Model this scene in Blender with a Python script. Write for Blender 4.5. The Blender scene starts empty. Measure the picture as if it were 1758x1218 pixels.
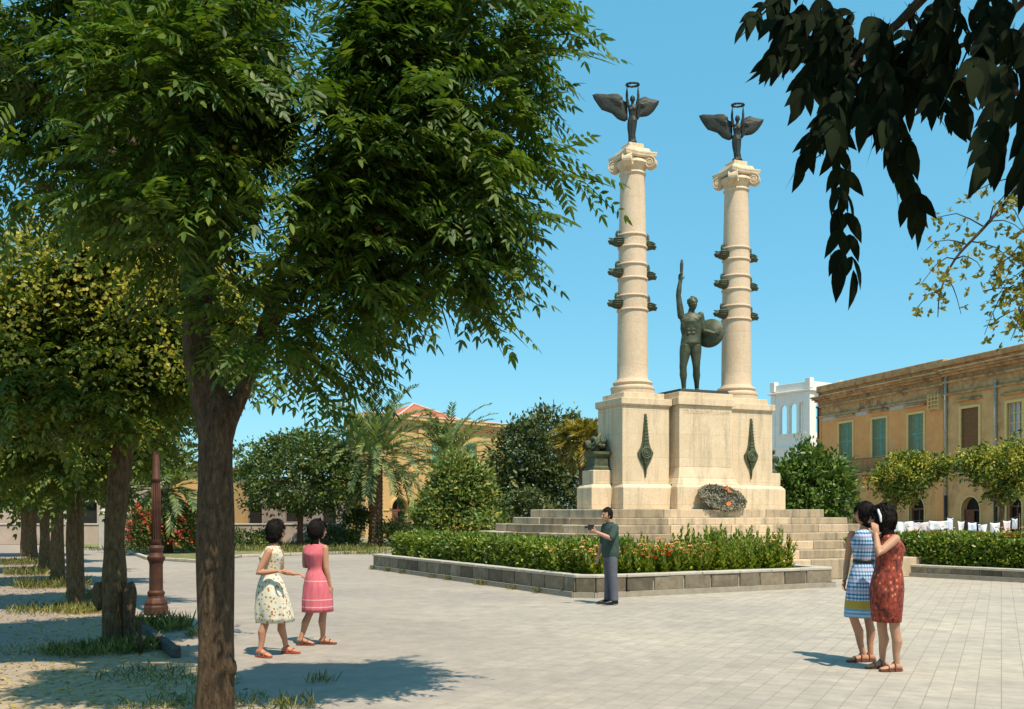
import bpy, bmesh, math, random
import numpy as np
from mathutils import Vector, Matrix, noise

# ------------------------------------------------------------------ camera, world, sun
S = bpy.context.scene
C = S.collection
F, CX, HY, H = 1700.0, 879.0, 880.0, 1.65          # focal (photo px), centre column, horizon row, eye height
cd = bpy.data.cameras.new('camera')
cam = bpy.data.objects.new('camera', cd); C.objects.link(cam)
cam.location = (0, 0, H); cam.rotation_euler = (math.pi / 2, 0, 0)
cd.sensor_width = 36.0; cd.lens = 36.0 * F / 1758.0
cd.shift_y = (HY - 609.0) / 1758.0
cd.clip_end = 6000; cd.clip_start = 0.05
S.camera = cam
SUN_EL, SUN_AZ = math.radians(62), math.atan2(0.52, -0.855)     # azimuth from +Y, clockwise
to_sun = Vector((math.sin(SUN_AZ) * math.cos(SUN_EL), math.cos(SUN_AZ) * math.cos(SUN_EL), math.sin(SUN_EL)))
w = bpy.data.worlds.new('World'); S.world = w; w.use_nodes = True
nt = w.node_tree; nt.nodes.clear()
sky = nt.nodes.new('ShaderNodeTexSky'); sky.sky_type = 'NISHITA'; sky.sun_disc = False
sky.sun_elevation = SUN_EL; sky.sun_rotation = SUN_AZ
sky.air_density = 1.0; sky.dust_density = 0.4; sky.ozone_density = 2.0
tint = nt.nodes.new('ShaderNodeMixRGB'); tint.blend_type = 'MULTIPLY'; tint.inputs[0].default_value = 1.0
tint.inputs[2].default_value = (0.85, 1.05, 0.98, 1)           # the cyan cast of the print's sky
bg = nt.nodes.new('ShaderNodeBackground'); bg.inputs[1].default_value = 0.15
out = nt.nodes.new('ShaderNodeOutputWorld')
even = nt.nodes.new('ShaderNodeMixRGB'); even.inputs[0].default_value = .58; even.inputs[2].default_value = (0.66, 3.1, 4.6, 1)   # hot flat summer sky
nt.links.new(sky.outputs[0], tint.inputs[1]); nt.links.new(tint.outputs[0], even.inputs[1]); nt.links.new(even.outputs[0], bg.inputs[0]); nt.links.new(bg.outputs[0], out.inputs[0])
sl = bpy.data.lights.new('sun', 'SUN'); sl.energy = 4.9; sl.angle = math.radians(0.5); sl.color = (1.0, 0.90, 0.74)
so = bpy.data.objects.new('sun', sl); C.objects.link(so); so.rotation_euler = to_sun.to_track_quat('Z', 'Y').to_euler()
S.view_settings.view_transform = 'Standard'; S.view_settings.look = 'None'
S.view_settings.exposure = 0.30; S.view_settings.gamma = 1.0
S.cycles.max_bounces = 6; S.cycles.diffuse_bounces = 3; S.cycles.transparent_max_bounces = 4
R = np.random.default_rng(11); rnd = random.Random(5)

# ------------------------------------------------------------------ helpers
def P(px, py, Y): return Vector(((px - CX) / F * Y, Y, H + (HY - py) / F * Y))
def Gd(px, py): Y = H * F / (py - HY); return Vector(((px - CX) / F * Y, Y, 0))
def V(*a): return Vector(a)
def col(c): return (c[0], c[1], c[2], 1.0)

class MB:
    """collects geometry and links it as one mesh"""
    def __init__(s): s.v = []; s.f = []
    def add(s, v, f):
        n = len(s.v); s.v += [tuple(x) for x in v]; s.f += [tuple(i + n for i in q) for q in f]
    def box(s, x0, x1, y0, y1, z0, z1, m=None):
        v = [(x0,y0,z0),(x1,y0,z0),(x1,y1,z0),(x0,y1,z0),(x0,y0,z1),(x1,y0,z1),(x1,y1,z1),(x0,y1,z1)]
        if m is not None: v = [m @ Vector(p) for p in v]
        s.add(v, [(0,3,2,1),(4,5,6,7),(0,1,5,4),(1,2,6,5),(2,3,7,6),(3,0,4,7)])
    def frus(s, a, b, z0, z1):
        (x0,x1,y0,y1), (u0,u1,v0,v1) = a, b
        s.add([(x0,y0,z0),(x1,y0,z0),(x1,y1,z0),(x0,y1,z0),(u0,v0,z1),(u1,v0,z1),(u1,v1,z1),(u0,v1,z1)],
              [(0,3,2,1),(4,5,6,7),(0,1,5,4),(1,2,6,5),(2,3,7,6),(3,0,4,7)])
    def rings(s, rr, cap0=True, cap1=True):
        n = len(rr[0]); k = len(s.v); f = []
        for r in rr: s.v += [tuple(p) for p in r]
        for i in range(len(rr) - 1):
            for j in range(n):
                a = k + i * n + j; b = k + i * n + (j + 1) % n
                f.append((a, b, b + n, a + n))
        if cap0: f.append(tuple(k + j for j in range(n))[::-1])
        if cap1: f.append(tuple(k + (len(rr) - 1) * n + j for j in range(n)))
        s.f += f
    def lathe(s, prof, c=(0,0), n=24):
        s.rings([[(c[0] + r * math.cos(2*math.pi*j/n), c[1] + r * math.sin(2*math.pi*j/n), z) for j in range(n)] for r, z in prof])
    def tube(s, pts, rad, n=8, cap=True, round_=False):
        pts = [Vector(p) for p in pts]; rr = []
        if not hasattr(rad, '__len__'): rad = [rad] * len(pts)
        rad = list(rad)
        if round_:
            d0 = (pts[0] - pts[1]).normalized(); d1 = (pts[-1] - pts[-2]).normalized(); r0, r1 = rad[0], rad[-1]
            pts = [pts[0] + d0 * r0 * .95, pts[0] + d0 * r0 * .7] + pts + [pts[-1] + d1 * r1 * .7, pts[-1] + d1 * r1 * .95]
            rad = [r0 * .3, r0 * .72] + rad + [r1 * .72, r1 * .3]
        ref = None
        for i, p in enumerate(pts):
            t = (pts[min(i+1, len(pts)-1)] - pts[max(i-1, 0)]).normalized()
            if ref is None: ref = t.orthogonal().normalized()
            x = (ref - t * ref.dot(t)).normalized(); ref = x; y = t.cross(x)
            r = rad[i]
            rr.append([p + x * (r * math.cos(2*math.pi*j/n)) + y * (r * math.sin(2*math.pi*j/n)) for j in range(n)])
        s.rings(rr, cap, cap)
    def ell(s, c, ax, n=16, m=10, fn=None):
        """ellipsoid about c with three axis vectors"""
        c = Vector(c); rr = []
        for i in range(1, m):
            th = math.pi * i / m; row = []
            for j in range(n):
                d = Vector((math.sin(th)*math.cos(2*math.pi*j/n), math.sin(th)*math.sin(2*math.pi*j/n), -math.cos(th)))
                k = fn(d) if fn else 1.0
                row.append(c + (ax[0]*d.x + ax[1]*d.y + ax[2]*d.z) * k)
            rr.append(row)
        s.rings(rr)
    def prism(s, poly, y0, y1, m=None):
        """outline in x,z extruded along y"""
        n = len(poly); v = [(x, y0, z) for x, z in poly] + [(x, y1, z) for x, z in poly]
        if m is not None: v = [m @ Vector(p) for p in v]
        s.add(v, [tuple(range(n)), tuple(range(2*n-1, n-1, -1))] + [(j, j+n, (j+1) % n + n, (j+1) % n) for j in range(n)])
    def build(s, name, mat, parent=None, off=None, smooth=False, bevel=0, seg=1):
        me = bpy.data.meshes.new(name)
        v = s.v if off is None else [(a-off[0], b-off[1], c-off[2]) for a, b, c in s.v]
        me.from_pydata(v, [], s.f); me.validate(); me.update()
        bm = bmesh.new(); bm.from_mesh(me); bmesh.ops.recalc_face_normals(bm, faces=bm.faces); bm.to_mesh(me); bm.free()
        if smooth: me.shade_smooth()
        for m_ in (mat if isinstance(mat, (list, tuple)) else [mat]): me.materials.append(m_)
        o = bpy.data.objects.new(name, me); C.objects.link(o)
        if parent is not None: o.parent = parent
        if bevel:
            b = o.modifiers.new('bevel', 'BEVEL'); b.width = bevel; b.segments = seg; b.limit_method = 'ANGLE'
        return o

def thing(name, label, cat, loc=(0,0,0), rz=0.0, group=None):
    o = bpy.data.objects.new(name, None); C.objects.link(o)
    o.location = loc; o.rotation_euler = (0, 0, rz); o['label'] = label; o['category'] = cat; o.empty_display_size = .2
    if group: o['group'] = group
    return o
def tag(o, label, cat, group=None, kind=None):
    o['label'] = label; o['category'] = cat
    if group: o['group'] = group
    if kind: o['kind'] = kind
    return o
def struct(o): o['kind'] = 'structure'; return o

# ------------------------------------------------------------------ materials
def base_mat(name):
    m = bpy.data.materials.new(name); m.use_nodes = True; n = m.node_tree
    return m, n, n.nodes['Principled BSDF']
def N(n, t, **kw):
    x = n.nodes.new(t)
    for k, v in kw.items():
        if k.startswith('i_'): x.inputs[k[2:]].default_value = v
        else: setattr(x, k, v)
    return x
def ramp(n, src, stops, interp='LINEAR'):
    r = n.nodes.new('ShaderNodeValToRGB'); r.color_ramp.interpolation = interp
    e = r.color_ramp.elements
    while len(e) < len(stops): e.new(0.5)
    for q, (p, c) in zip(e, stops): q.position = p; q.color = col(c) if hasattr(c, '__len__') else (c, c, c, 1)
    n.links.new(src, r.inputs[0]); return r.outputs[0]
def mix(n, fac, a, b, mode='MIX'):
    x = n.nodes.new('ShaderNodeMixRGB'); x.blend_type = mode
    for i, q in enumerate((fac, a, b)):
        if hasattr(q, 'is_linked') or hasattr(q, 'node'): n.links.new(q, x.inputs[i])
        else: x.inputs[i].default_value = q if i == 0 else col(q)
    return x.outputs[0]
def noise_of(n, scale, detail=6, vec=None, rough=.6, out=0):
    x = N(n, 'ShaderNodeTexNoise'); x.inputs['Scale'].default_value = scale; x.inputs['Detail'].default_value = detail; x.inputs['Roughness'].default_value = rough
    if vec is not None: n.links.new(vec, x.inputs['Vector'])
    return x.outputs[out]
def coords(n, kind='Object', scale=(1,1,1), rot=(0,0,0)):
    t = N(n, 'ShaderNodeTexCoord'); mp = N(n, 'ShaderNodeMapping')
    mp.inputs['Scale'].default_value = scale; mp.inputs['Rotation'].default_value = rot
    n.links.new(t.outputs[kind], mp.inputs['Vector']); return mp.outputs[0]
def bump(n, bs, h, strength=.3, dist=.02):
    b = N(n, 'ShaderNodeBump'); b.inputs['Strength'].default_value = strength; b.inputs['Distance'].default_value = dist
    n.links.new(h, b.inputs['Height']); n.links.new(b.outputs[0], bs.inputs['Normal'])
def M(name, c1, c2, scale=4, rough=.8, bmp=.3, bscale=40, bdist=.01, metal=0, scl=(1,1,1), c3=None, spec=.3):
    m, n, b = base_mat(name); v = coords(n, 'Object', scl)
    f = noise_of(n, scale, 8, v, .65)
    c = ramp(n, f, [(.32, c1), (.68, c2)])
    if c3 is not None:
        f2 = noise_of(n, scale * .37, 5, v); c = mix(n, ramp(n, f2, [(.52, 0), (.68, 1)]), c, c3)
    n.links.new(c, b.inputs['Base Color']); b.inputs['Roughness'].default_value = rough; b.inputs['Metallic'].default_value = metal
    b.inputs['Specular IOR Level'].default_value = spec
    if bmp: bump(n, b, noise_of(n, bscale, 6, v), bmp, bdist)
    return m
def leaf_mat(name, cols, trans=.35, rough=.5, nscale=.9, spec=.35):
    m, n, b = base_mat(name); g = N(n, 'ShaderNodeNewGeometry')
    k = len(cols); c = ramp(n, g.outputs['Random Per Island'], [(i / (k - 1), q) for i, q in enumerate(cols)])
    t = N(n, 'ShaderNodeTexCoord'); f = noise_of(n, nscale, 3, t.outputs['Object'])
    c = mix(n, 1.0, c, ramp(n, f, [(.3, (.62, .68, .7)), (.7, (1.35, 1.25, .95))]), 'MULTIPLY')
    n.links.new(c, b.inputs['Base Color']); b.inputs['Roughness'].default_value = rough; b.inputs['Specular IOR Level'].default_value = spec
    tr = N(n, 'ShaderNodeBsdfTranslucent'); n.links.new(mix(n, 1.0, c, (1.3, 1.35, .6), 'MULTIPLY'), tr.inputs[0])
    ms = N(n, 'ShaderNodeMixShader'); ms.inputs[0].default_value = trans
    n.links.new(b.outputs[0], ms.inputs[1]); n.links.new(tr.outputs[0], ms.inputs[2])
    n.links.new(ms.outputs[0], n.nodes['Material Output'].inputs['Surface']); return m

def stone_mat(name, c1, c2, stain, joint=(0.9, .55), amount=.75, stainlo=.52):
    """ashlar limestone: mottled, faint joints, grey weathering streaks that run down"""
    m, n, b = base_mat(name); v = coords(n)
    c = ramp(n, noise_of(n, 2.2, 9, v, .7), [(.3, c1), (.7, c2)])
    vs = coords(n, 'Object', (2.6, 2.6, .30))
    st = ramp(n, noise_of(n, 1.7, 8, vs, .7), [(stainlo, 0), (stainlo + .2, amount)])
    c = mix(n, st, c, stain)
    fine = noise_of(n, 22, 5, v)
    c = mix(n, 1.0, c, ramp(n, fine, [(.3, .86), (.7, 1.08)]), 'MULTIPLY')
    sp = N(n, 'ShaderNodeSeparateXYZ'); n.links.new(v, sp.inputs[0])
    ad = N(n, 'ShaderNodeMath', operation='ADD'); n.links.new(sp.outputs[0], ad.inputs[0]); n.links.new(sp.outputs[1], ad.inputs[1])
    cb = N(n, 'ShaderNodeCombineXYZ'); n.links.new(ad.outputs[0], cb.inputs[0]); n.links.new(sp.outputs[2], cb.inputs[1])
    br = N(n, 'ShaderNodeTexBrick'); n.links.new(cb.outputs[0], br.inputs['Vector'])
    br.inputs['Scale'].default_value = 1; br.inputs['Brick Width'].default_value = joint[0]; br.inputs['Row Height'].default_value = joint[1]
    br.inputs['Mortar Size'].default_value = .008; br.inputs['Mortar Smooth'].default_value = .6
    br.inputs['Color1'].default_value = (1,1,1,1); br.inputs['Color2'].default_value = (.9,.89,.87,1); br.inputs['Mortar'].default_value = (.74,.70,.64,1)
    c = mix(n, .8, c, br.outputs[0], 'MULTIPLY')
    n.links.new(c, b.inputs['Base Color']); b.inputs['Roughness'].default_value = .85; b.inputs['Specular IOR Level'].default_value = .2
    bump(n, b, noise_of(n, 30, 8, v), .35, .015); return m

m_stone = stone_mat('limestone', (.70,.52,.335), (.80,.62,.42), (.40,.32,.22), (1.15,.62), .8, .50)
m_step = stone_mat('weathered_stone', (.56,.435,.30), (.69,.54,.375), (.25,.215,.165), (7.3, 3.6), .85, .47)
def vary_blocks(m):
    """quarry and weathering differences from stone to stone"""
    n = m.node_tree; b = n.nodes['Principled BSDF']; src = b.inputs['Base Color'].links[0].from_socket; g = N(n, 'ShaderNodeNewGeometry')
    c = mix(n, 1.0, src, ramp(n, g.outputs['Random Per Island'], [(.0,(.46,.45,.43)), (.35,(.66,.64,.60)), (.5,(.88,.86,.83)), (.75,(1.0,.97,.93)), (1,(1.12,1.07,1.0))]), 'MULTIPLY'); n.links.new(c, b.inputs['Base Color'])
m_shaft = stone_mat('column_stone', (.66,.48,.32), (.75,.56,.39), (.50, .39, .27), (60, 1.12), .5)
m_bronze = M('bronze', (.026,.031,.016), (.090,.105,.050), 6, .55, .4, 30, .01, .25, c3=(.055, .05, .03), spec=.5)
m_bronze_dark = M('dark_bronze', (.011,.012,.008), (.032,.034,.022), 7, .55, .4, 30, .01, .25, spec=.5)
m_relief = M('green_bronze', (.06, .068, .035), (.13, .145, .08), 9, .6, .6, 45, .02, .2)
m_block = M('basalt_block', (.17,.135,.095), (.28,.23,.165), 7, .9, .6, 55, .012, c3=(.33,.28,.21))
vary_blocks(m_step); vary_blocks(m_block)
m_coping = M('kerb_coping', (.40,.345,.275), (.52,.46,.375), 5, .9, .4, 50, .01)
m_mortar = M('mortar', (.40, .36, .29), (.52, .47, .38), 8, .95, .3, 40)
m_footing = M('footing_concrete', (.26, .22, .165), (.36, .31, .235), 5, .95, .4, 40, .01)
m_bark = None
def bark(name, c1, c2, c3):
    m, n, b = base_mat(name); v = coords(n, 'Object', (8, 8, 2.6)); f = noise_of(n, 3.4, 10, v, .8)
    c = ramp(n, f, [(.34, c1), (.52, c2), (.70, c3)])
    c = mix(n, ramp(n, noise_of(n, 1.3, 4, coords(n)), [(.55, 0), (.7, .6)]), c, (.16, .125, .07))
    n.links.new(c, b.inputs['Base Color']); b.inputs['Roughness'].default_value = .95; b.inputs['Specular IOR Level'].default_value = .15
    bump(n, b, f, 1.0, .07); return m
m_bark = bark('bark', (.032,.020,.012), (.145,.094,.055), (.28,.19,.115))
m_bark_grey = bark('warm_bark', (.055,.036,.018), (.19,.125,.062), (.34,.24,.125))
m_palm_bark = M('palm_bark', (.09, .05, .03), (.24, .14, .085), 9, .95, .8, 20, .05)
m_leaf_near = leaf_mat('ailanthus_leaf', [(0.037,0.079,0.013), (0.058,0.113,0.015), (0.086,0.145,0.019), (0.149,0.193,0.025)], .35)
m_leaf_row = leaf_mat('robinia_leaf', [(0.049,0.086,0.016), (0.075,0.128,0.020), (0.125,0.171,0.024), (0.210,0.214,0.031)], .30)
m_leaf_dark = leaf_mat('shade_leaf', [(.006,.009,.005), (.009,.014,.007), (.014,.020,.009)], .06, .85, spec=.04)  # near-black tones put the shade of overhanging leaves and hedge insides into the colour
m_leaf_citrus = leaf_mat('citrus_leaf', [(0.043,0.074,0.023), (0.068,0.111,0.030), (0.107,0.155,0.037), (0.196,0.216,0.053)], .2, .4)
m_leaf_bush = leaf_mat('bush_leaf', [(0.062,0.108,0.027), (0.108,0.177,0.039), (0.177,0.235,0.055), (0.392,0.332,0.078)], .25)
m_leaf_holm = leaf_mat('holm_oak_leaf', [(0.039,0.061,0.021), (0.061,0.088,0.028), (0.096,0.121,0.039), (0.176,0.186,0.057)], .15)
m_leaf_hedge = leaf_mat('hedge_leaf', [(0.054,0.098,0.014), (0.096,0.159,0.018), (0.164,0.230,0.027), (0.306,0.336,0.049)], .25, .4)
m_leaf_flowerbed = leaf_mat('flowerbed_leaf', [(0.078,0.121,0.017), (0.131,0.203,0.023), (0.223,0.284,0.032), (0.444,0.385,0.059)], .3)
m_leaf_laurel = leaf_mat('laurel_leaf', [(0.042,0.083,0.017), (0.067,0.129,0.024), (0.114,0.184,0.032), (0.207,0.256,0.044)], .2, .4)
m_palm_leaf = leaf_mat('palm_leaf', [(0.071,0.117,0.053), (0.121,0.181,0.076), (0.192,0.254,0.102), (0.345,0.345,0.143)], .25)
m_palm_yellow = leaf_mat('dry_palm_leaf', [(.14,.13,.03), (.30,.24,.05), (.40,.32,.08)], .3)
m_blossom = leaf_mat('yellow_blossom', [(.22,.23,.04), (.38,.35,.055), (.52,.45,.09)], .35)
m_twig_leaf = leaf_mat('young_leaf', [(.13,.13,.03), (.22,.20,.04), (.34,.29,.07)], .35)
m_orange = leaf_mat('orange_petal', [(.70,.20,.08), (.80,.38,.16), (.80,.52,.34)], .2)
m_red = leaf_mat('red_petal', [(.38,.04,.02), (.50,.07,.03), (.55,.13,.05)], .2)
m_grass = leaf_mat('grass_blade', [(.07,.10,.02), (.12,.155,.035), (.24,.23,.08), (.42,.34,.15)], .25)
m_litter = leaf_mat('fallen_leaf', [(.22,.15,.05), (.38,.28,.08), (.50,.38,.12), (.30,.17,.06)], .1)
m_iron = M('rusty_iron', (.055,.022,.013), (.115,.044,.024), 8, .6, .4, 50, .006, .2, c3=(.07, .03, .02))
m_ochre = stone_mat('ochre_plaster', (.57, .35, .14), (.65, .42, .18), (.40, .25, .09), (2.0, .6), .5)
m_ochre_trim = M('ochre_trim', (.50, .31, .12), (.60, .39, .17), 4, .9, .3)
m_brown = M('brown_plaster', (.66,.275,.09), (.78,.37,.13), 1.2, .95, .5, 14, .03, c3=(.60,.36,.18))
m_brown_stone = stone_mat('brown_ashlar', (.62,.30,.115), (.74,.40,.16), (.26,.18,.10), (1.1, .42), .7)
m_trim = M('window_surround', (.66,.43,.16), (.74,.52,.22), 5, .9, .2)
m_cornice = M('stained_cornice', (.34,.175,.075), (.60,.36,.16), 3, .95, .6, 20, .03, c3=(.20,.11,.055))
m_grey_plaster = M('grey_plaster', (.42, .38, .32), (.52, .48, .42), 3, .95, .3)
m_white = M('white_wall', (.78,.70,.62), (.86,.78,.70), 2, .9, .2)
m_shutter = M('green_shutter', (.09,.25,.19), (.16,.36,.28), 6, .6, .2)
m_roof = M('roof_tile', (.34, .10, .055), (.46, .16, .09), 5, .9, .6, 18, .03)
m_dark = M('dark_interior', (.010, .009, .008), (.022, .019, .016), 3, .8, 0)
m_door = M('brown_door', (.13, .045, .025), (.20, .075, .04), 5, .7, .2)
m_glass = M('window_glass', (.24, .27, .30), (.36, .40, .43), 3, .15, 0, spec=.8)
m_railing = M('railing_iron', (.03, .028, .025), (.06, .05, .045), 5, .6, 0)
m_pinkwall = M('pink_plaster', (.40, .295, .23), (.50, .38, .30), 1.5, .95, .4, 20, .02, c3=(.32, .25, .19))
m_cloth = M('washed_cotton', (.68, .67, .68), (.78, .77, .77), 3, .9, .2)
m_pipe = M('drain_pipe', (.34, .28, .20), (.46, .40, .31), 6, .7, .2)
m_pipe_low = M('cast_iron_pipe', (.03, .025, .02), (.05, .045, .035), 6, .7, .2)

# ------------------------------------------------------------------ leaves
def hexmesh(name, Pb, D, Nn, L, Wd, mat, parent=None, off=(0,0,0), curl=.12):
    """one six-cornered leaf per row of Pb"""
    Pb = np.asarray(Pb, float) - np.asarray(off); n = len(Pb)
    D = D / np.linalg.norm(D, axis=1, keepdims=True)
    Sd = np.cross(D, Nn); Sd /= (np.linalg.norm(Sd, axis=1, keepdims=True) + 1e-9); Nn = np.cross(Sd, D)
    L = np.broadcast_to(L, (n,))[:, None]; Wd = np.broadcast_to(Wd, (n,))[:, None]
    V = np.empty((n, 6, 3))
    V[:,0] = Pb; V[:,3] = Pb + D*L - Nn*L*curl
    V[:,1] = Pb + D*L*.30 + Sd*Wd*.5 - Nn*L*.02; V[:,5] = Pb + D*L*.30 - Sd*Wd*.5 - Nn*L*.02
    V[:,2] = Pb + D*L*.68 + Sd*Wd*.40 - Nn*L*curl*.5; V[:,4] = Pb + D*L*.68 - Sd*Wd*.40 - Nn*L*curl*.5
    me = bpy.data.meshes.new(name)
    me.vertices.add(n*6); me.vertices.foreach_set('co', V.ravel())
    # two quads per leaf, folded along the midrib
    q = np.array([[0,1,2,3],[0,3,4,5]]); idx = (np.arange(n)[:,None,None]*6 + q[None]).reshape(-1)
    me.loops.add(n*8); me.loops.foreach_set('vertex_index', idx.astype(np.int32))
    me.polygons.add(n*2); me.polygons.foreach_set('loop_start', (np.arange(n*2)*4).astype(np.int32))
    me.update(calc_edges=True); me.validate()
    me.materials.append(mat)
    o = bpy.data.objects.new(name, me); C.objects.link(o)
    if parent is not None: o.parent = parent
    return o
def unit(a): return a / (np.linalg.norm(a, axis=-1, keepdims=True) + 1e-9)
def in_ells(rng, ells, n, inner=.25):
    vol = np.array([e[3]*e[4]*e[5]*(e[6] if len(e) > 6 else 1) for e in ells]); k = rng.choice(len(ells), n, p=vol/vol.sum())
    E = np.array([e[:6] for e in ells])[k]; d = unit(rng.normal(size=(n,3))); r = (inner + (1-inner)*rng.random(n)**.6)[:,None]
    return E[:,:3] + d*r*E[:,3:6], d, k
def compound(rng, ells, twigs, per=8, tlen=.55, llen=.38, pairs=6, lf=(.09,.032), droop=.35, cull=None, inner=.25, down=0.0, thin=True):
    """sprays of pinnate leaves: twig > leaves > leaflet pairs. returns leaflet arrays"""
    p0, d, _ = in_ells(rng, ells, twigs, inner)
    if cull is not None: k = cull(p0); p0, d = p0[k], d[k]
    n = len(p0)
    td = unit(d*np.array([1,1,.5]) + rng.normal(size=(n,3))*.45 + np.array([0,0,.05-down])); tl = tlen*(.6+.8*rng.random(n))
    t = (np.arange(per)+.6)/per
    side = unit(np.cross(td, [0,0,1.0])); sg = np.where(np.arange(per) % 2 == 0, 1, -1)
    lp = p0[:,None] + td[:,None]*(t[None,:,None]*tl[:,None,None])
    ld = td[:,None]*(.55+.5*t[None,:,None]) + side[:,None]*sg[None,:,None]*(.95-.6*t[None,:,None]) + rng.normal(size=(n,per,3))*.28
    ld[...,2] -= .08 + down
    lp = lp.reshape(-1,3); ld = unit(ld.reshape(-1,3)); m = len(lp); ll = llen*(.65+.6*rng.random(m))
    ln = unit(np.array([0,0,1.0]) + rng.normal(size=(m,3))*.35); ls = unit(np.cross(ld, ln)); ln = np.cross(ls, ld)
    s = (np.arange(pairs)+1.0)/pairs
    dr = droop*(.5+rng.random(m))
    rp = lp[:,None] + ld[:,None]*(s[None,:,None]*ll[:,None,None]); rp[...,2] -= (s[None]**2)*ll[:,None]*dr[:,None]
    rd = ld[:,None]*np.ones((1,pairs,1)); rd[...,2] = rd[...,2] - 2*s[None]*dr[:,None]; rd = unit(rd)
    Ps, Ds, Ns, Ls = [], [], [], []
    taper = (1-.35*np.abs(s-.45)*1.6)
    for q in (1,-1):
        Ps.append(rp); Ds.append(unit(rd*.55 + q*ls[:,None]*.85 + np.array([0,0,-.22]) + rng.normal(size=rp.shape)*.12))
        Ns.append(ln[:,None]*np.ones((1,pairs,1)) + q*ls[:,None]*.25 + rng.normal(size=rp.shape)*.15); Ls.append(np.ones((m,1))*taper[None]*(.8+.4*rng.random((m,1))))
    Pp = np.concatenate([x.reshape(-1,3) for x in Ps]); Dd = np.concatenate([x.reshape(-1,3) for x in Ds]); Nn = np.concatenate([x.reshape(-1,3) for x in Ns])
    sc = np.concatenate([x.reshape(-1) for x in Ls]); LL = sc*lf[0]; WW = sc*lf[1]
    tip = rp[:,-1]
    Pp = np.concatenate([Pp, tip]); Dd = np.concatenate([Dd, rd[:,-1]]); Nn = np.concatenate([Nn, ln]); LL = np.concatenate([LL, np.full(m, lf[0])]); WW = np.concatenate([WW, np.full(m, lf[1])])
    if thin:   # the leaf stalks and the twigs themselves
        v = tip - lp; Pp = np.concatenate([Pp, lp, p0]); Dd = np.concatenate([Dd, v, td]); Nn = np.concatenate([Nn, ln, np.tile([0,0,1.0],(n,1))])
        LL = np.concatenate([LL, np.linalg.norm(v,axis=1), tl]); WW = np.concatenate([WW, np.full(m,.007), np.full(n,.014)])
    return Pp, Dd, Nn, LL, WW
def leafball(rng, ells, n, lf=(.16,.07), inner=.55, up=.2, lump=.0):
    """simple leaves through the outer volume of overlapping ellipsoids, clumped"""
    nc = max(8, n//28); c, d, _ = in_ells(rng, ells, nc, inner)
    k = rng.integers(0, nc, n); p = c[k] + rng.normal(size=(n,3))*lf[0]*.95
    dd = unit(d[k] + rng.normal(size=(n,3))*.7 + np.array([0,0,up])); nn = rng.normal(size=(n,3))*.6 + d[k]*.5 + np.array([0,0,.5])
    s = .6+.8*rng.random(n); return p, dd, nn, lf[0]*s, lf[1]*s
def path(a, b, sag=0, n=7, jit=0, rng=rnd):
    a, b = Vector(a), Vector(b); o = []
    for i in range(n):
        t = i/(n-1); p = a.lerp(b, t); p.z += sag*4*t*(1-t)
        if 0 < i < n-1: p += Vector((rng.uniform(-jit,jit), rng.uniform(-jit,jit), rng.uniform(-jit,jit)))
        o.append(p)
    return o
def trunk_tube(mb, pts, rad, n=18, rough=.08, seed=0.0, sub=5):
    """bark-lumpy tube through pts (smoothed)"""
    pp, rr = [], []
    for i in range(len(pts)-1):
        p0 = Vector(pts[max(i-1,0)]); p1 = Vector(pts[i]); p2 = Vector(pts[i+1]); p3 = Vector(pts[min(i+2,len(pts)-1)])
        for k in range(sub):
            t = k/sub
            pp.append(.5*((2*p1)+(p2-p0)*t+(2*p0-5*p1+4*p2-p3)*t*t+(3*p1-p0-3*p2+p3)*t**3)); rr.append(rad[i]*(1-t)+rad[i+1]*t)
    pp.append(Vector(pts[-1])); rr.append(rad[-1])
    ref = Vector((1,0,0)); rows = []
    for i, p in enumerate(pp):
        t = (pp[min(i+1,len(pp)-1)]-pp[max(i-1,0)]).normalized(); x = (ref-t*ref.dot(t)).normalized(); ref = x; y = t.cross(x); row = []
        for j in range(n):
            a = 2*math.pi*j/n; d = x*math.cos(a)+y*math.sin(a)
            k = 1+rough*(noise.noise(Vector((math.cos(a)*2+seed, math.sin(a)*2, p.z*1.1+seed)))*1.6 + noise.noise(Vector((math.cos(a)*6, math.sin(a)*6+seed, p.z*2.5)))*.7)
            row.append(p+d*rr[i]*k)
        rows.append(row)
    mb.rings(rows)

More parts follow.
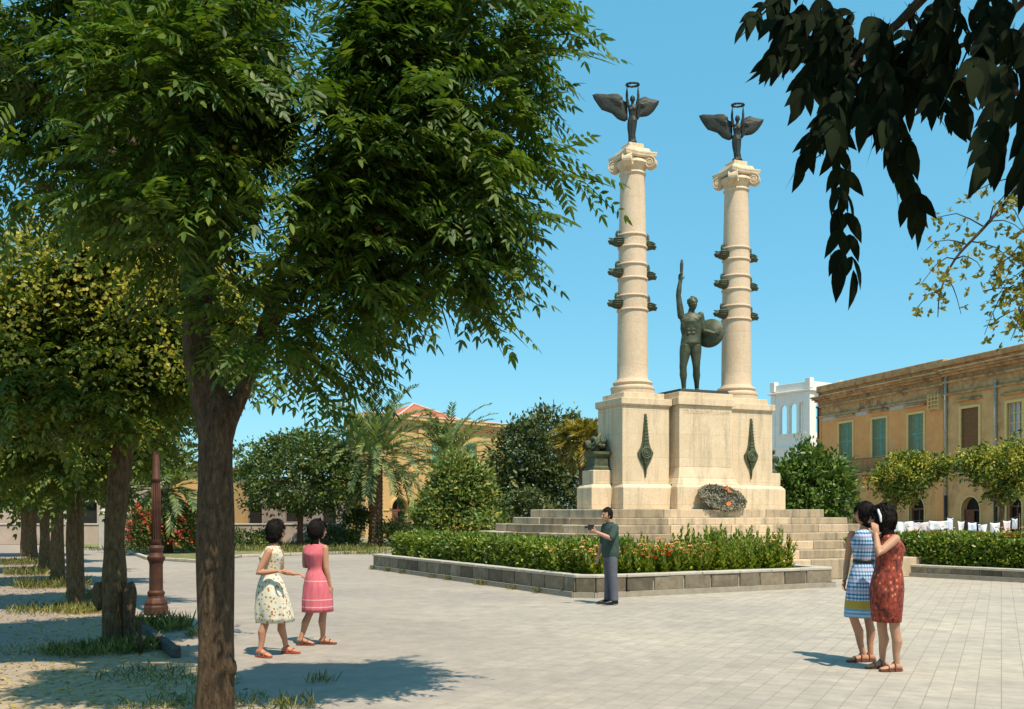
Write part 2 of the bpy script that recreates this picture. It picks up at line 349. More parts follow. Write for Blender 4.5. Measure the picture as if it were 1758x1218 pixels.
def broadleaf(name, Pb, D, Nn, L, Wd, mat, parent, off):
    """larger leaves with a rounded ten-point outline, cupped along the midrib"""
    Pb = np.asarray(Pb, float)-np.asarray(off); n = len(Pb); D = D/np.linalg.norm(D, axis=1, keepdims=True)
    Sd = np.cross(D, Nn); Sd /= np.linalg.norm(Sd, axis=1, keepdims=True)+1e-9; Nn = np.cross(Sd, D); L = L[:,None]; Wd = Wd[:,None]
    pr = [(.0,.03),(.12,.30),(.30,.48),(.52,.47),(.74,.30),(.90,.11),(1.0,.0)]; m = len(pr); Vv = np.empty((n, 3*m, 3))
    for i, (x, w_) in enumerate(pr):
        c = Pb+D*L*x-Nn*L*.16*x*x
        Vv[:,i] = c; Vv[:,m+i] = c+Sd*Wd*w_+Nn*Wd*w_*.25; Vv[:,2*m+i] = c-Sd*Wd*w_+Nn*Wd*w_*.25
    q = []
    for i in range(m-1): q += [[i,i+1,m+i+1,m+i],[i+1,i,2*m+i,2*m+i+1]]
    q = np.array(q); me = bpy.data.meshes.new(name); me.vertices.add(n*3*m); me.vertices.foreach_set('co', Vv.ravel())
    idx = (np.arange(n)[:,None,None]*3*m+q[None]).reshape(-1); k = n*len(q)
    me.loops.add(k*4); me.loops.foreach_set('vertex_index', idx.astype(np.int32)); me.polygons.add(k); me.polygons.foreach_set('loop_start', (np.arange(k)*4).astype(np.int32))
    me.update(calc_edges=True); me.validate(); me.shade_smooth(); me.materials.append(mat)
    o = bpy.data.objects.new(name, me); C.objects.link(o); o.parent = parent; return o

# ------------------------------------------------------------------ ground
def sheet(name, poly, z, mat):
    mb = MB(); mb.add([(x, y, z) for x, y in poly], [tuple(range(len(poly)))]); return struct(mb.build(name, mat))
def m_ground_dirt():
    m, n, b = base_mat('dry_earth'); v = coords(n)
    c = ramp(n, noise_of(n, .35, 8, v), [(.35, (.20,.165,.115)), (.65, (.29,.245,.17))]); n.links.new(c, b.inputs['Base Color']); b.inputs['Roughness'].default_value = 1
    return m
def m_paving():
    m, n, b = base_mat('stone_paving'); t = N(n, 'ShaderNodeTexCoord')
    mp = N(n, 'ShaderNodeMapping'); mp.inputs['Rotation'].default_value = (0,0,math.radians(26.3)); n.links.new(t.outputs['Object'], mp.inputs['Vector'])
    br = N(n, 'ShaderNodeTexBrick', offset=.5); n.links.new(mp.outputs[0], br.inputs['Vector'])
    br.offset = .0; br.squash = 1
    br.inputs['Scale'].default_value = 1; br.inputs['Brick Width'].default_value = .205; br.inputs['Row Height'].default_value = .205
    br.inputs['Mortar Size'].default_value = .005; br.inputs['Mortar Smooth'].default_value = .4
    br.inputs['Color1'].default_value = (.45,.39,.325,1); br.inputs['Color2'].default_value = (.385,.34,.285,1); br.inputs['Mortar'].default_value = (.27,.225,.18,1)
    tile = br.outputs[0]
    asp = ramp(n, noise_of(n, 60, 6, t.outputs['Object']), [(.3,(.285,.245,.215)), (.7,(.37,.315,.275))])
    sp = N(n, 'ShaderNodeSeparateXYZ'); n.links.new(t.outputs['Object'], sp.inputs[0])
    big = noise_of(n, .22, 5, t.outputs['Object'])
    # worn, dust-covered left part; clean tiles to the right
    a = N(n, 'ShaderNodeMath', operation='MULTIPLY_ADD'); n.links.new(sp.outputs[0], a.inputs[0]); a.inputs[1].default_value = .13; a.inputs[2].default_value = .02
    a2 = N(n, 'ShaderNodeMath', operation='ADD'); n.links.new(a.outputs[0], a2.inputs[0]); n.links.new(big, a2.inputs[1])
    k = ramp(n, a2.outputs[0], [(.30, 0.30), (.90, 1)])
    c = mix(n, k, asp, tile)
    c = mix(n, 1.0, c, ramp(n, big, [(.32,(.82,.81,.82)), (.68,(1.10,1.07,1.0))]), 'MULTIPLY')
    c = mix(n, 1.0, c, ramp(n, noise_of(n, 3.2, 9, t.outputs['Object'], .75), [(.3,.80), (.7,1.12)]), 'MULTIPLY')
    st1 = ramp(n, noise_of(n, .9, 7, t.outputs['Object'], .7), [(.56, 0), (.66, .38)]); c = mix(n, st1, c, (.20,.165,.135))
    st2 = ramp(n, noise_of(n, 6, 4, t.outputs['Object']), [(.64, 0), (.70, .35)]); c = mix(n, st2, c, (.17,.14,.115))
    sp2 = ramp(n, noise_of(n, 140, 3, t.outputs['Object']), [(.60, 0), (.72, .5)]); c = mix(n, sp2, c, (.50,.46,.38))
    sp3 = ramp(n, noise_of(n, 95, 3, t.outputs['Object']), [(.66, 0), (.74, .6)]); c = mix(n, sp3, c, (.16,.145,.12))
    n.links.new(c, b.inputs['Base Color']); b.inputs['Roughness'].default_value = .9; b.inputs['Specular IOR Level'].default_value = .2
    bump(n, b, noise_of(n, 70, 5, t.outputs['Object']), .25, .006); return m
def m_sidepath():
    m, n, b = base_mat('gravel_path'); t = N(n, 'ShaderNodeTexCoord'); v = t.outputs['Object']
    grey = ramp(n, noise_of(n, 30, 8, v), [(.3,(.235,.185,.155)), (.7,(.37,.295,.25))])
    dirt = ramp(n, noise_of(n, 8, 9, v, .75), [(.3,(.23,.17,.115)), (.5,(.36,.275,.18)), (.7,(.48,.38,.22))])
    # distance from the line of trees decides between trodden grey path and leaf-strewn earth
    dp = N(n, 'ShaderNodeVectorMath', operation='DOT_PRODUCT'); n.links.new(v, dp.inputs[0]); dp.inputs[1].default_value = (.882, .471, 0)
    a = N(n, 'ShaderNodeMath', operation='ADD'); n.links.new(dp.outputs['Value'], a.inputs[0]); a.inputs[1].default_value = -1.55
    ab = N(n, 'ShaderNodeMath', operation='ABSOLUTE'); n.links.new(a.outputs[0], ab.inputs[0])
    d2 = N(n, 'ShaderNodeMath', operation='MULTIPLY_ADD'); n.links.new(noise_of(n, 1.1, 6, v), d2.inputs[0]); d2.inputs[1].default_value = 1.6; n.links.new(ab.outputs[0], d2.inputs[2])
    sp = N(n, 'ShaderNodeSeparateXYZ'); n.links.new(v, sp.inputs[0])
    nearf = N(n, 'ShaderNodeMapRange'); n.links.new(sp.outputs[1], nearf.inputs[0]); nearf.inputs[1].default_value = 9; nearf.inputs[2].default_value = 15; nearf.inputs[3].default_value = -1.9; nearf.inputs[4].default_value = 0
    d3 = N(n, 'ShaderNodeMath', operation='ADD'); n.links.new(d2.outputs[0], d3.inputs[0]); n.links.new(nearf.outputs[0], d3.inputs[1])
    c = mix(n, ramp(n, d3.outputs[0], [(.0, 0), (.8, 1)]), dirt, grey)
    d3b = N(n, 'ShaderNodeMapRange'); n.links.new(d3.outputs[0], d3b.inputs[0]); d3b.inputs[1].default_value = .1; d3b.inputs[2].default_value = 1.5
    c = mix(n, d3b.outputs[0], dirt, grey)
    n.links.new(c, b.inputs['Base Color']); b.inputs['Roughness'].default_value = 1; b.inputs['Specular IOR Level'].default_value = .1
    bump(n, b, noise_of(n, 40, 8, v), .5, .02); return m
m_lawn = M('dry_lawn', (.10, .12, .035), (.22, .20, .08), 3, 1, .5, 30, .03, c3=(.30, .25, .12))
m_path = m_sidepath()
sheet('ground', [(-1500,-300), (1500,-300), (1500,4000), (-1500,4000)], -.012, m_ground_dirt())
K0, K1 = Vector((-2.9, 9.7, 0)), Vector((-17.6, 37.3, 0))     # kerb line between path and plaza
kd = (K1-K0).normalized()
sheet('plaza', [(-2.0,-4), (30,-4), (60,40), (60,120), (-30,120), (-30, 60.6), (K1.x,K1.y), (K0.x,K0.y), (-1.75,7.5)], -.004, m_paving())
A0 = K0 - kd*9
sheet('path', [(-40,-4), (-2.0,-4), (-1.75,7.5), (K0.x,K0.y), (K1.x,K1.y), (-30,60.6), (-70,60.6), (-70,10)], .0, m_path)
lawn_edge = [Gd(205,944), Gd(250,961), Gd(345,967), Gd(415,957), Gd(530,953), Gd(650,950)]
lw = [(p.x,p.y) for p in lawn_edge] + [(-5.4,60), (-34,60)]
sheet('lawn', lw, .03, m_lawn)

def blocks(mb, a, b, h, t, seg, gap=.012, z0=0.0, jit=.006, rng=rnd):
    a, b = Vector(a), Vector(b); d = b-a; L = d.length; d.normalize(); n = Vector((-d.y, d.x, 0))
    k = max(1, round(L/seg)); cuts = [0] + [L*(i+rng.uniform(-.15,.15))/k for i in range(1,k)] + [L]
    for i in range(k):
        j = rng.uniform(-jit,jit); p, q = a+d*(cuts[i]+gap/2), a+d*(cuts[i+1]-gap/2)
        v = [p+n*j, q+n*(j+rng.uniform(-jit,jit)*.4), q+n*t, p+n*t]
        mb.add([(x.x,x.y,z0) for x in v]+[(x.x,x.y,h+rng.uniform(-.004,.004)) for x in v], [(0,3,2,1),(4,5,6,7),(0,1,5,4),(1,2,6,5),(2,3,7,6),(3,0,4,7)])
m_kerb = M('dark_kerb_stone', (.045, .042, .038), (.10, .092, .08), 9, .9, .5, 40, .01)
kb = MB(); blocks(kb, Gd(312,1130), Gd(236,1072), .12, .11, .62, .02); struct(kb.build('kerb', m_kerb, bevel=.012))
kb = MB(); blocks(kb, K0+kd*6.1, K1, .07, .14, .9, .02); struct(kb.build('kerb', m_kerb, bevel=.012))
kb = MB()
for i in range(len(lawn_edge)-1): blocks(kb, lawn_edge[i], lawn_edge[i+1], .10, .14, .8, .02)
struct(kb.build('kerb', m_coping, bevel=.012))

# ------------------------------------------------------------------ monument (local axes: x along the front, y to the back)
MO = Vector((2.877, 25.8, 0)); MR = math.atan2(.396, .918)
mon = thing('monument', 'tall cream stone war memorial with twin columns rising from a stepped base', 'monument', MO, MR)
def ML(a, b, z): return Matrix.Rotation(MR, 4, 'Z') @ Vector((a, b, z)) + MO
ztop = [1.73, 1.51, 1.33, 1.12, .92, .705, .498, 0]
def to_local(p): return Matrix.Rotation(-MR, 4, 'Z') @ (p-MO)
for i in range(7):
    mb = MB(); a1, b0 = 6.0+.45*i, -.72-.42*i
    Yl = 26.5+.14*i; px = (955,926,895,865,838,812,790)[i]; lf_ = to_local(V((px-CX)/F*Yl, Yl, 0)); cut = -.9-.12*i
    pl = [V(cut,b0,0), V(a1,b0,0), V(a1,3+.4*i,0), V(lf_.x,3+.4*i,0), V(lf_.x,lf_.y,0)]
    z1, z0 = ztop[i], ztop[i+1]-.003
    for k in range(5):
        blocks(mb, pl[k], pl[(k+1) % 5], z1, .8, 1.7, .008, z0, .016)
    cc = sum(pl, V(0,0,0))/5; inn = [p.lerp(cc,.06) for p in pl]
    mb.add([(p.x,p.y,z0) for p in inn]+[(p.x,p.y,z1-.012) for p in inn], [(4,3,2,1,0),(5,6,7,8,9)]+[(q,(q+1)%5,(q+1)%5+5,q+5) for q in range(5)])
    mb.build('step', m_step, mon, bevel=.02, seg=2)
mb = MB(); mb.box(-.06, 4.86, -.15, 1.5, 1.728, 2.30); mb.frus((-.06,4.86,-.15,1.5), (.0,4.80,-.04,1.42), 2.30, 2.395)
for s0, s1 in ((-.667,-.06), (4.86,5.62)):
    mb.box(s0, s1-.003, .45, 1.30, 1.728, 2.30)
    ins = .09
    mb.frus((s0,s1,.452,1.298), (s0+ (ins if s0 < 0 else 0), s1-(0 if s0 < 0 else ins), .53, 1.2), 2.30, 2.40)
mb.box(1.38,3.42,-.47,-.152,1.729,2.30); mb.frus((1.38,3.42,-.47,-.152),(1.42,3.38,-.42,-.152),2.301,2.395); mb.build('base', m_stone, mon, bevel=.012, seg=2)
for s0, s1 in ((-.57,-.004), (4.804,5.52)):
    mb = MB(); mb.box(s0, s1, .55, 1.18, 2.398, 2.77); mb.build('side_plinth', m_stone, mon, bevel=.02, seg=2)
for s in (0, 3.38):
    mb = MB(); mb.box(s, s+1.42, 0, 1.34, 2.395, 4.44); pyl = mb.build('pylon', m_stone, mon, bevel=.012, seg=2)
    mb = MB(); mb.frus((s-.01,s+1.43,-.01,1.35), (s-.05,s+1.47,-.05,1.39), 4.441, 4.48); mb.box(s-.06, s+1.48, -.06, 1.40, 4.48, 4.65); mb.box(s+.09, s+1.33, .09, 1.25, 4.65, 4.81)
    mb.build('cornice', m_stone, pyl, bevel=.012, seg=2)
    # bronze sword relief
    c, mb = s+.68, MB()
    ol = [(-.028,4.24),(.028,4.24),(.07,3.80),(.105,3.50),(.15,3.36),(.245,3.22),(.22,3.13),(.13,2.96),(.055,2.85),(.03,2.74),(.006,2.56),(-.006,2.56),(-.03,2.74),(-.055,2.85),(-.13,2.96),(-.22,3.13),(-.245,3.22),(-.15,3.36),(-.105,3.50),(-.07,3.80)]
    mb.prism([(c+x*.96, z) for x, z in ol], -.045, -.002)
    inn = [(c+x*.55, 3.22+(z-3.22)*.86) for x, z in ol]; mb.prism(inn, -.075, -.046)
    for r, k in ((.135,.030), (.075,.026)):
        mb.tube([(c+r*math.cos(q*math.pi/12), -.082, 3.21+r*math.sin(q*math.pi/12)) for q in range(25)], k, 6)
    mb.ell((c,-.08,3.21), (Vector((.05,0,0)),Vector((0,.045,0)),Vector((0,0,.05))), 10, 6)
    for q in range(9):
        z = 3.45+q*.085; ww = .085*(1-(z-3.45)/.95); mb.box(c-ww, c+ww, -.088, -.076, z, z+.03)
    for q in range(5):
        z = 3.02-q*.035; mb.box(c-.09+q*.012, c+.09-q*.012, -.088, -.076, z, z+.016)
    mb.build('sword_relief', m_relief, pyl, bevel=.006)
mb = MB(); mb.box(1.425, 3.375, .16, 1.25, 2.395, 4.60)
mb.box(1.56, 3.24, -.28, .155, 2.86, 4.50); mb.frus((1.43,3.37,-.41,.15), (1.50,3.30,-.34,.15), 2.397, 2.56); mb.frus((1.50,3.30,-.34,.15), (1.56,3.24,-.285,.15), 2.56, 2.858)
cen = mb.build('central_block', m_stone, mon, bevel=.01, seg=2)
mb = MB(); mb.box(1.50, 3.30, -.34, 1.28, 4.502, 4.70); mb.box(1.54, 3.26, -.30, 1.24, 4.70, 4.845); mb.build('cornice', m_stone, cen, bevel=.012, seg=2)
# worn, unreadable raised frieze under the middle cornice
mb = MB(); x = 1.66
while x < 3.12:
    ww = rnd.uniform(.035,.075)
    if rnd.random() < .86:
        if rnd.random() < .5: mb.box(x, x+ww, -.288, -.279, 4.33, 4.345)
        if rnd.random() < .7: mb.box(x, x+ww*.3, -.289, -.279, 4.348, 4.45)
        if rnd.random() < .6: mb.box(x+ww*.65, x+ww, -.29, -.279, 4.348, 4.44)
        if rnd.random() < .5: mb.box(x, x+ww, -.287, -.279, 4.44, 4.455)
    x += ww+rnd.uniform(.015,.035)
mb.box(1.64, 3.16, -.286, -.279, 4.29, 4.305); mb.build('worn_frieze', m_stone, cen)

def column(ca, cb, zb=4.81):
    prof = [(.58,zb),(.58,zb+.11),(.585,zb+.115),(.60,zb+.15),(.585,zb+.2),(.53,zb+.215),(.50,zb+.25),(.525,zb+.28),(.54,zb+.31),(.52,zb+.35),(.455,zb+.365),(.45,zb+.39),(.425,zb+.41)]
    for i in range(13):
        t = i/12; prof.append((.415-.085*t**1.5, zb+.43+t*(10.72-zb-.43)))
    mb = MB(); mb.lathe(prof, (ca,cb), 40); sh = mb.build('column', m_shaft, mon, smooth=True)
    sh.modifiers.new('edge','EDGE_SPLIT').split_angle = math.radians(40)
    def rad(z): t = (z-zb-.43)/(10.72-zb-.43); return .415-.085*max(t,0)**1.5
    for z in (9.09,8.77,8.30,7.92,7.45,7.08):
        mb = MB(); r = rad(z); mb.lathe([(r-.01,z-.035),(r+.018,z-.03),(r+.032,z-.012),(r+.032,z+.012),(r+.018,z+.03),(r-.01,z+.035)], (ca,cb), 40); mb.build('ring', m_shaft, sh, smooth=True)
    for z in (8.92,8.10,7.26):
        for s in (-1,1):
            mb = MB(); x0 = rad(z)-.05
            sec = [(0,.15,.15,0),(.10,.165,.165,0),(.20,.15,.145,-.005),(.30,.105,.10,-.02),(.36,.06,.065,-.03),(.42,.028,.035,-.035)]
            rr = []
            for dx, ry, rz, dz in sec:
                rr.append([(ca+s*(x0+dx), cb+ry*math.cos(q*math.pi/7), z+dz+rz*math.sin(q*math.pi/7)*(1.0 if math.sin(q*math.pi/7) < 0 else .75)) for q in range(14)])
            mb.rings(rr)
            mb.tube([(ca+s*(x0+.14),cb,z+.09),(ca+s*(x0+.17),cb,z+.17),(ca+s*(x0+.16),cb,z+.235),(ca+s*(x0+.12),cb,z+.265),(ca+s*(x0+.09),cb,z+.25)], [.05,.04,.035,.04,.025], 8, round_=True)
            mb.tube([(ca+s*(x0+.30),cb,z+.04),(ca+s*(x0+.40),cb,z+.05)], [.03,.016], 6)
            mb.tube([(ca+s*(x0+.30),cb,z-.09),(ca+s*(x0+.40),cb,z-.10)], [.03,.016], 6)
            for q in (-.06,0,.05): mb.tube([(ca+s*(x0+.05),cb-.165,z+q),(ca+s*(x0+.20),cb-.150,z+q*.9),(ca+s*(x0+.31),cb-.10,z+q*.7)], .012, 5)
            mb.build('ship_prow', m_bronze, sh, smooth=True)
    # diagonal ionic capital
    mb = MB(); mb.lathe([(.325,10.70),(.355,10.715),(.37,10.745),(.355,10.775),(.33,10.79),(.335,10.86),(.39,10.93),(.44,11.0),(.42,11.06),(.36,11.10)], (ca,cb), 32)
    for q in range(4):
        an = math.pi/4+q*math.pi/2; d = Vector((math.cos(an), math.sin(an), 0)); t = Vector((-d.y, d.x, 0)); c = Vector((ca,cb,11.0))+d*.50
        for hw, r in ((.10,.155),(.115,.10),(.13,.045)):
            rr = []
            for e in (-hw, hw): rr.append([c+t*e+d*(r*math.cos(k*math.pi/9))+Vector((0,0,r*math.sin(k*math.pi/9))) for k in range(18)])
            mb.rings(rr)
        for e in (-.10,.10):
            sp = []
            for k in range(30):
                a2 = k*.42+math.pi/2; r = .16-.0046*k; sp.append(c+t*e*1.12+d*(r*math.cos(a2)*-1)+Vector((0,0,r*math.sin(a2))))
            mb.tube(sp, .020, 5)
        mb.add([], [])
        w0 = Vector((ca,cb,11.14))
        mb.rings([[w0+d*.1+t*.13, w0+d*.1-t*.13, w0+d*.1-t*.13-Vector((0,0,.13)), w0+d*.1+t*.13-Vector((0,0,.13))], [w0+d*.54+t*.095, w0+d*.54-t*.095, w0+d*.54-t*.095-Vector((0,0,.05)), w0+d*.54+t*.095-Vector((0,0,.05))]])
    rr = []
    for z, k in ((11.14,.96),(11.17,1.0),(11.22,1.02),(11.24,1.04),(11.28,1.04)):
        row = []
        for q in range(4):
            an = math.pi/4+q*math.pi/2
            for u_ in np.linspace(0,1,7)[:-1]:
                A = Vector((math.cos(an), math.sin(an),0))*.66; B = Vector((math.cos(an+math.pi/2), math.sin(an+math.pi/2),0))*.66
                p = A.lerp(B,u_); p *= 1-.16*math.sin(math.pi*u_)*1.0; row.append((ca+p.x*k, cb+p.y*k, z))
        rr.append(row)
    mb.rings(rr); mb.frus((ca-.37,ca+.37,cb-.37,cb+.37),(ca-.33,ca+.33,cb-.33,cb+.33),11.282,11.40); mb.box(ca-.22,ca+.22,cb-.22,cb+.22,11.40,11.55)
    mb.build('capital', m_stone, sh, bevel=.006)
COLS = ((.71,.70),(4.09,.70))
for a, b in COLS: column(a, b)

# ------------------------------------------------------------------ figures
def fused(name, mb, mat, parent, voxel=.008, smooth=3, loc=(0,0,0)):
    """merge overlapping closed pieces into one continuous skin"""
    t = mb.build('temp', mat); md = t.modifiers.new('r','REMESH'); md.mode = 'VOXEL'; md.voxel_size = voxel
    if smooth: s_ = t.modifiers.new('s','SMOOTH'); s_.factor = .5; s_.iterations = smooth
    dg = bpy.context.evaluated_depsgraph_get(); me = bpy.data.meshes.new_from_object(t.evaluated_get(dg))
    old = t.data; bpy.data.objects.remove(t); bpy.data.meshes.remove(old)
    me.name = name; me.shade_smooth(); me.materials.clear(); me.materials.append(mat)
    o = bpy.data.objects.new(name, me); C.objects.link(o)
    if parent is not None: o.parent = parent
    return o
def fr(deg): a = math.radians(deg); f = V(math.cos(a), math.sin(a), 0); return f, V(f.y, -f.x, 0)     # facing, right-hand side
def oval(c, ax, ay, n=28, fold=0, k=9, ph=0, amp=None):
    c = Vector(c); row = []
    for j in range(n):
        a = 2*math.pi*j/n; m = 1+fold*math.sin(k*a+ph)+fold*.6*math.sin(k*1.7//1*a+1.3+ph)
        row.append(c+ax*(math.cos(a)*m)+ay*(math.sin(a)*m))
    return row
def hand(mb, wpos, d, pn, th, s=1.0, curl=.5):
    """palm, four bent fingers of unequal length, thumb leaving the side of the palm"""
    d = d.normalized(); pn = (pn-d*pn.dot(d)).normalized(); t = d.cross(pn).normalized()*th
    mb.ell(wpos+d*.045*s, (t*.040*s, pn*.016*s, d*.055*s), 12, 8)
    for i, (o, L) in enumerate(((.030,.072),(.010,.082),(-.010,.076),(-.030,.060))):
        b = wpos+d*.085*s+t*o*s; L *= s; c1 = curl*(.6+.12*i)
        p1 = b+(d*math.cos(c1*.6)+pn*math.sin(c1*.6))*L*.45; p2 = p1+(d*math.cos(c1*1.5)+pn*math.sin(c1*1.5))*L*.32; p3 = p2+(d*math.cos(c1*2.3)+pn*math.sin(c1*2.3))*L*.26
        mb.tube([b-d*.02*s,b,p1,p2,p3], [.0095*s,.0092*s,.0085*s,.008*s,.0068*s], 7, round_=True)
    b = wpos+d*.025*s+t*.03*s
    mb.tube([b, b+t*.028*s+d*.025*s+pn*.008*s, b+t*.034*s+d*.055*s+pn*.02*s], [.013*s,.011*s,.008*s], 7, round_=True)
def head(mb, c, f, s=1.0, tilt=0.0):
    f = f.normalized(); r = V(f.y,-f.x,0).normalized(); u = r.cross(f).normalized()
    def shp(d):
        k = 1.0
        if d.z < -.1: k -= .22*(-d.z-.1)*(1 if d.y < .2 else .35)      # jaw and nape
        if d.y > .6 and -.05 < d.z < .25 and abs(d.x) > .18: k -= .05   # eye sockets
        return k
    mb.ell(c, (r*.072*s, f*.090*s, u*.112*s), 24, 18, shp)
    mb.ell(c+f*.030*s-u*.062*s, (r*.046*s, f*.050*s, u*.045*s), 14, 10)       # jaw and chin
    mb.tube([c+f*.082*s+u*.018*s, c+f*.096*s-u*.012*s, c+f*.103*s-u*.027*s], [.009*s,.012*s,.015*s], 8, round_=True)
    mb.ell(c+f*.083*s-u*.056*s, (r*.022*s, f*.010*s, u*.009*s), 10, 6)          # lips
    mb.ell(c+f*.082*s+u*.030*s, (r*.045*s, f*.010*s, u*.009*s), 10, 6)          # brow
    for q in (-1,1): mb.ell(c+r*q*.072*s-f*.005*s-u*.01*s, (r*.009*s, f*.018*s, u*.030*s), 8, 8)   # ears
def foot(mb, ank, d, s=1.0, lift=0.0):
    d = V(d.x,d.y,0).normalized(); r = V(d.y,-d.x,0); g = V(ank.x,ank.y,.0)
    rr = []
    for x, wv, h in ((-.055,.026,.05),(-.03,.034,.075),(.02,.036,.075),(.08,.040,.055),(.13,.043,.038),(.165,.038,.028),(.185,.022,.02)):
        c = g+d*x*s+V(0,0,lift*(1-(x+.05)/.24)+h*s*.5+.012)
        rr.append([c+r*(wv*s*math.cos(k*math.pi/6))+V(0,0,h*s*.5*math.sin(k*math.pi/6)) for k in range(12)])
    mb.rings(rr)
def limb(mb, pts, rad, n=12): mb.tube(pts, rad, n, round_=True)
def mid(a, b, t=.5, o=V(0,0,0)): return a.lerp(b, t)+o
def arm(mb, sh, el, wr, s=1.0):
    limb(mb, [sh, mid(sh,el,.35), mid(sh,el,.75), el, mid(el,wr,.3), mid(el,wr,.75), wr], [.050*s,.047*s,.040*s,.036*s,.038*s,.030*s,.024*s])
def leg(mb, hp, kn, an, s=1.0, cf=V(0,0,0)):
    limb(mb, [hp, mid(hp,kn,.3), mid(hp,kn,.75), kn, mid(kn,an,.18,cf*.006), mid(kn,an,.38,cf*.018), mid(kn,an,.7), an], [.085*s,.080*s,.060*s,.052*s,.050*s,.054*s,.038*s,.031*s])
def torso(mb, J, f, r, female=True, s=1.0):
    pel, wst, chs, nck = J['pelvis'], J['waist'], J['chest'], J['neck']
    sw = .165 if female else .20
    rr = [oval(pel-V(0,0,.07*s), r*.10*s, f*.075*s), oval(pel, r*(.165 if female else .16)*s, f*.115*s), oval(mid(pel,wst,.5), r*(.150 if female else .155)*s, f*.10*s), oval(wst, r*(.115 if female else .15)*s, f*.088*s),
          oval(mid(wst,chs,.5), r*(.130 if female else .165)*s, f*.10*s), oval(chs, r*.150*s, f*.112*s), oval(mid(chs,nck,.5), r*sw*.9*s, f*.085*s), oval(mid(chs,nck,.78), r*sw*.6*s, f*.06*s), oval(mid(chs,nck,.98), r*.055*s, f*.05*s)]
    mb.rings(rr)
    if female:
        for q in (-1,1): mb.ell(chs+f*.075*s+r*q*.065*s+V(0,0,-.01), (r*.055*s, f*.055*s, V(0,0,.055*s)), 12, 8)
def hair_part(root, c, f, s=1.0, vol=1.25, back=0.0, low=-.15, seed=0, length=0.0, fringe=.42, locks=900, ll=.055):
    """wavy cap of hair round the head with an open face, covered in loose strands"""
    f = f.normalized(); r = V(f.y,-f.x,0); u = V(0,0,1); mb = MB()
    def shp(d):
        nz = noise.noise(Vector((d.x*2.6+seed, d.y*2.6, d.z*2.6)))*.09+noise.noise(Vector((d.x*7, d.y*7+seed, d.z*5)))*.06
        face = d.y > .40+.12*noise.noise(Vector((d.x*4,d.z*4,seed))) and d.z < fringe+.15*noise.noise(Vector((d.x*5,seed,0)))
        if face or (d.z < low and d.y > -.1): return .72
        k = vol+nz
        if d.z > .2: k += .06
        if d.y < 0: k += back*(-d.y)
        if d.z < low: k += length*(-d.z-low)*(1.0 if d.y < 0 else .5)
        return k
    c0 = c-f*.008*s+u*.012*s; ax = (r*.074*s, f*.092*s, u*.112*s)
    mb.ell(c0, ax, 40, 30, shp); o = mb.build('hair', m_hair, root, smooth=True)
    rng = np.random.default_rng(seed+50); Ps, Ds, Ns = [], [], []
    while len(Ps) < locks:
        d = Vector(unit(rng.normal(size=3))); k = shp(d)
        if k < .9: continue
        p = c0+(ax[0]*d.x+ax[1]*d.y+ax[2]*d.z)*(k*.985); n = (ax[0].normalized()*d.x/.074+ax[1].normalized()*d.y/.092+u*d.z/.112).normalized()
        t = (-u+f*(-.35)+Vector(rng.normal(size=3))*.45); t = (t-n*t.dot(n)).normalized()+n*.06
        Ps.append(p); Ds.append(t); Ns.append(n)
    L = ll*(.5+rng.random(locks)); hexmesh('hair_strands', np.array(Ps), np.array(Ds), np.array(Ns), L, L*.22, m_hair, o, curl=.25)
m_skin = M('skin', (.44,.225,.135), (.50,.265,.165), 3, .55, .1, 60, .002)
m_skin_tan = M('tanned_skin', (.43,.20,.115), (.50,.245,.145), 3, .55, .1, 60, .002)
m_hair = M('black_hair', (.006,.005,.004), (.016,.012,.009), 30, .75, .5, 60, .01, spec=.12)
m_eye = M('eye', (.02,.015,.012), (.03,.02,.016), 3, .3, 0)
m_lip = M('lip', (.35,.09,.07), (.38,.11,.08), 3, .5, 0)
m_sandal = M('brown_leather', (.13,.045,.025), (.20,.075,.04), 8, .6, .2)
m_sandal_red = M('red_leather', (.36,.07,.035), (.42,.10,.05), 8, .5, .2)
m_shoe = M('black_leather', (.015,.014,.014), (.03,.028,.027), 8, .35, .1)
def face_bits(root, c, f, s=1.0):
    f = f.normalized(); r = V(f.y,-f.x,0); u = V(0,0,1)
    for q in (-1,1):
        mb = MB(); mb.ell(c+f*.079*s+r*q*.030*s+u*.010*s, (r*.013*s, f*.008*s, u*.006*s), 10, 6); mb.build('eye', m_eye, root, smooth=True)
    mb = MB(); mb.ell(c+f*.088*s-u*.056*s, (r*.022*s, f*.008*s, u*.007*s), 10, 6); mb.build('mouth', m_lip, root, smooth=True)
def sandal(root, ank, d, mat, heel=.02, s=1.0):
    d = V(d.x,d.y,0).normalized(); r = V(d.y,-d.x,0); g = V(ank.x,ank.y,0); mb = MB()
    ol = [(-.06,.022),(-.03,.036),(.03,.034),(.10,.045),(.15,.044),(.185,.028),(.195,.0)]
    pts = [(x,wv) for x,wv in ol]+[(x,-wv) for x,wv in ol[::-1][1:]]
    lo = [g+d*x*s+r*wv*s for x,wv in pts]
    mb.rings([[V(p.x,p.y,.002) for p in lo],[V(p.x,p.y,.018) for p in lo]])
    for x, hh in ((.10,.062),(.03,.095)):
        mb.tube([g+d*x*s+r*.046*s+V(0,0,.012), g+d*x*s+r*.036*s+V(0,0,hh*.75), g+d*x*s+V(0,0,hh), g+d*x*s-r*.036*s+V(0,0,hh*.75), g+d*x*s-r*.046*s+V(0,0,.012)], .008, 6)
    mb.build('sandal', mat, root, smooth=False)
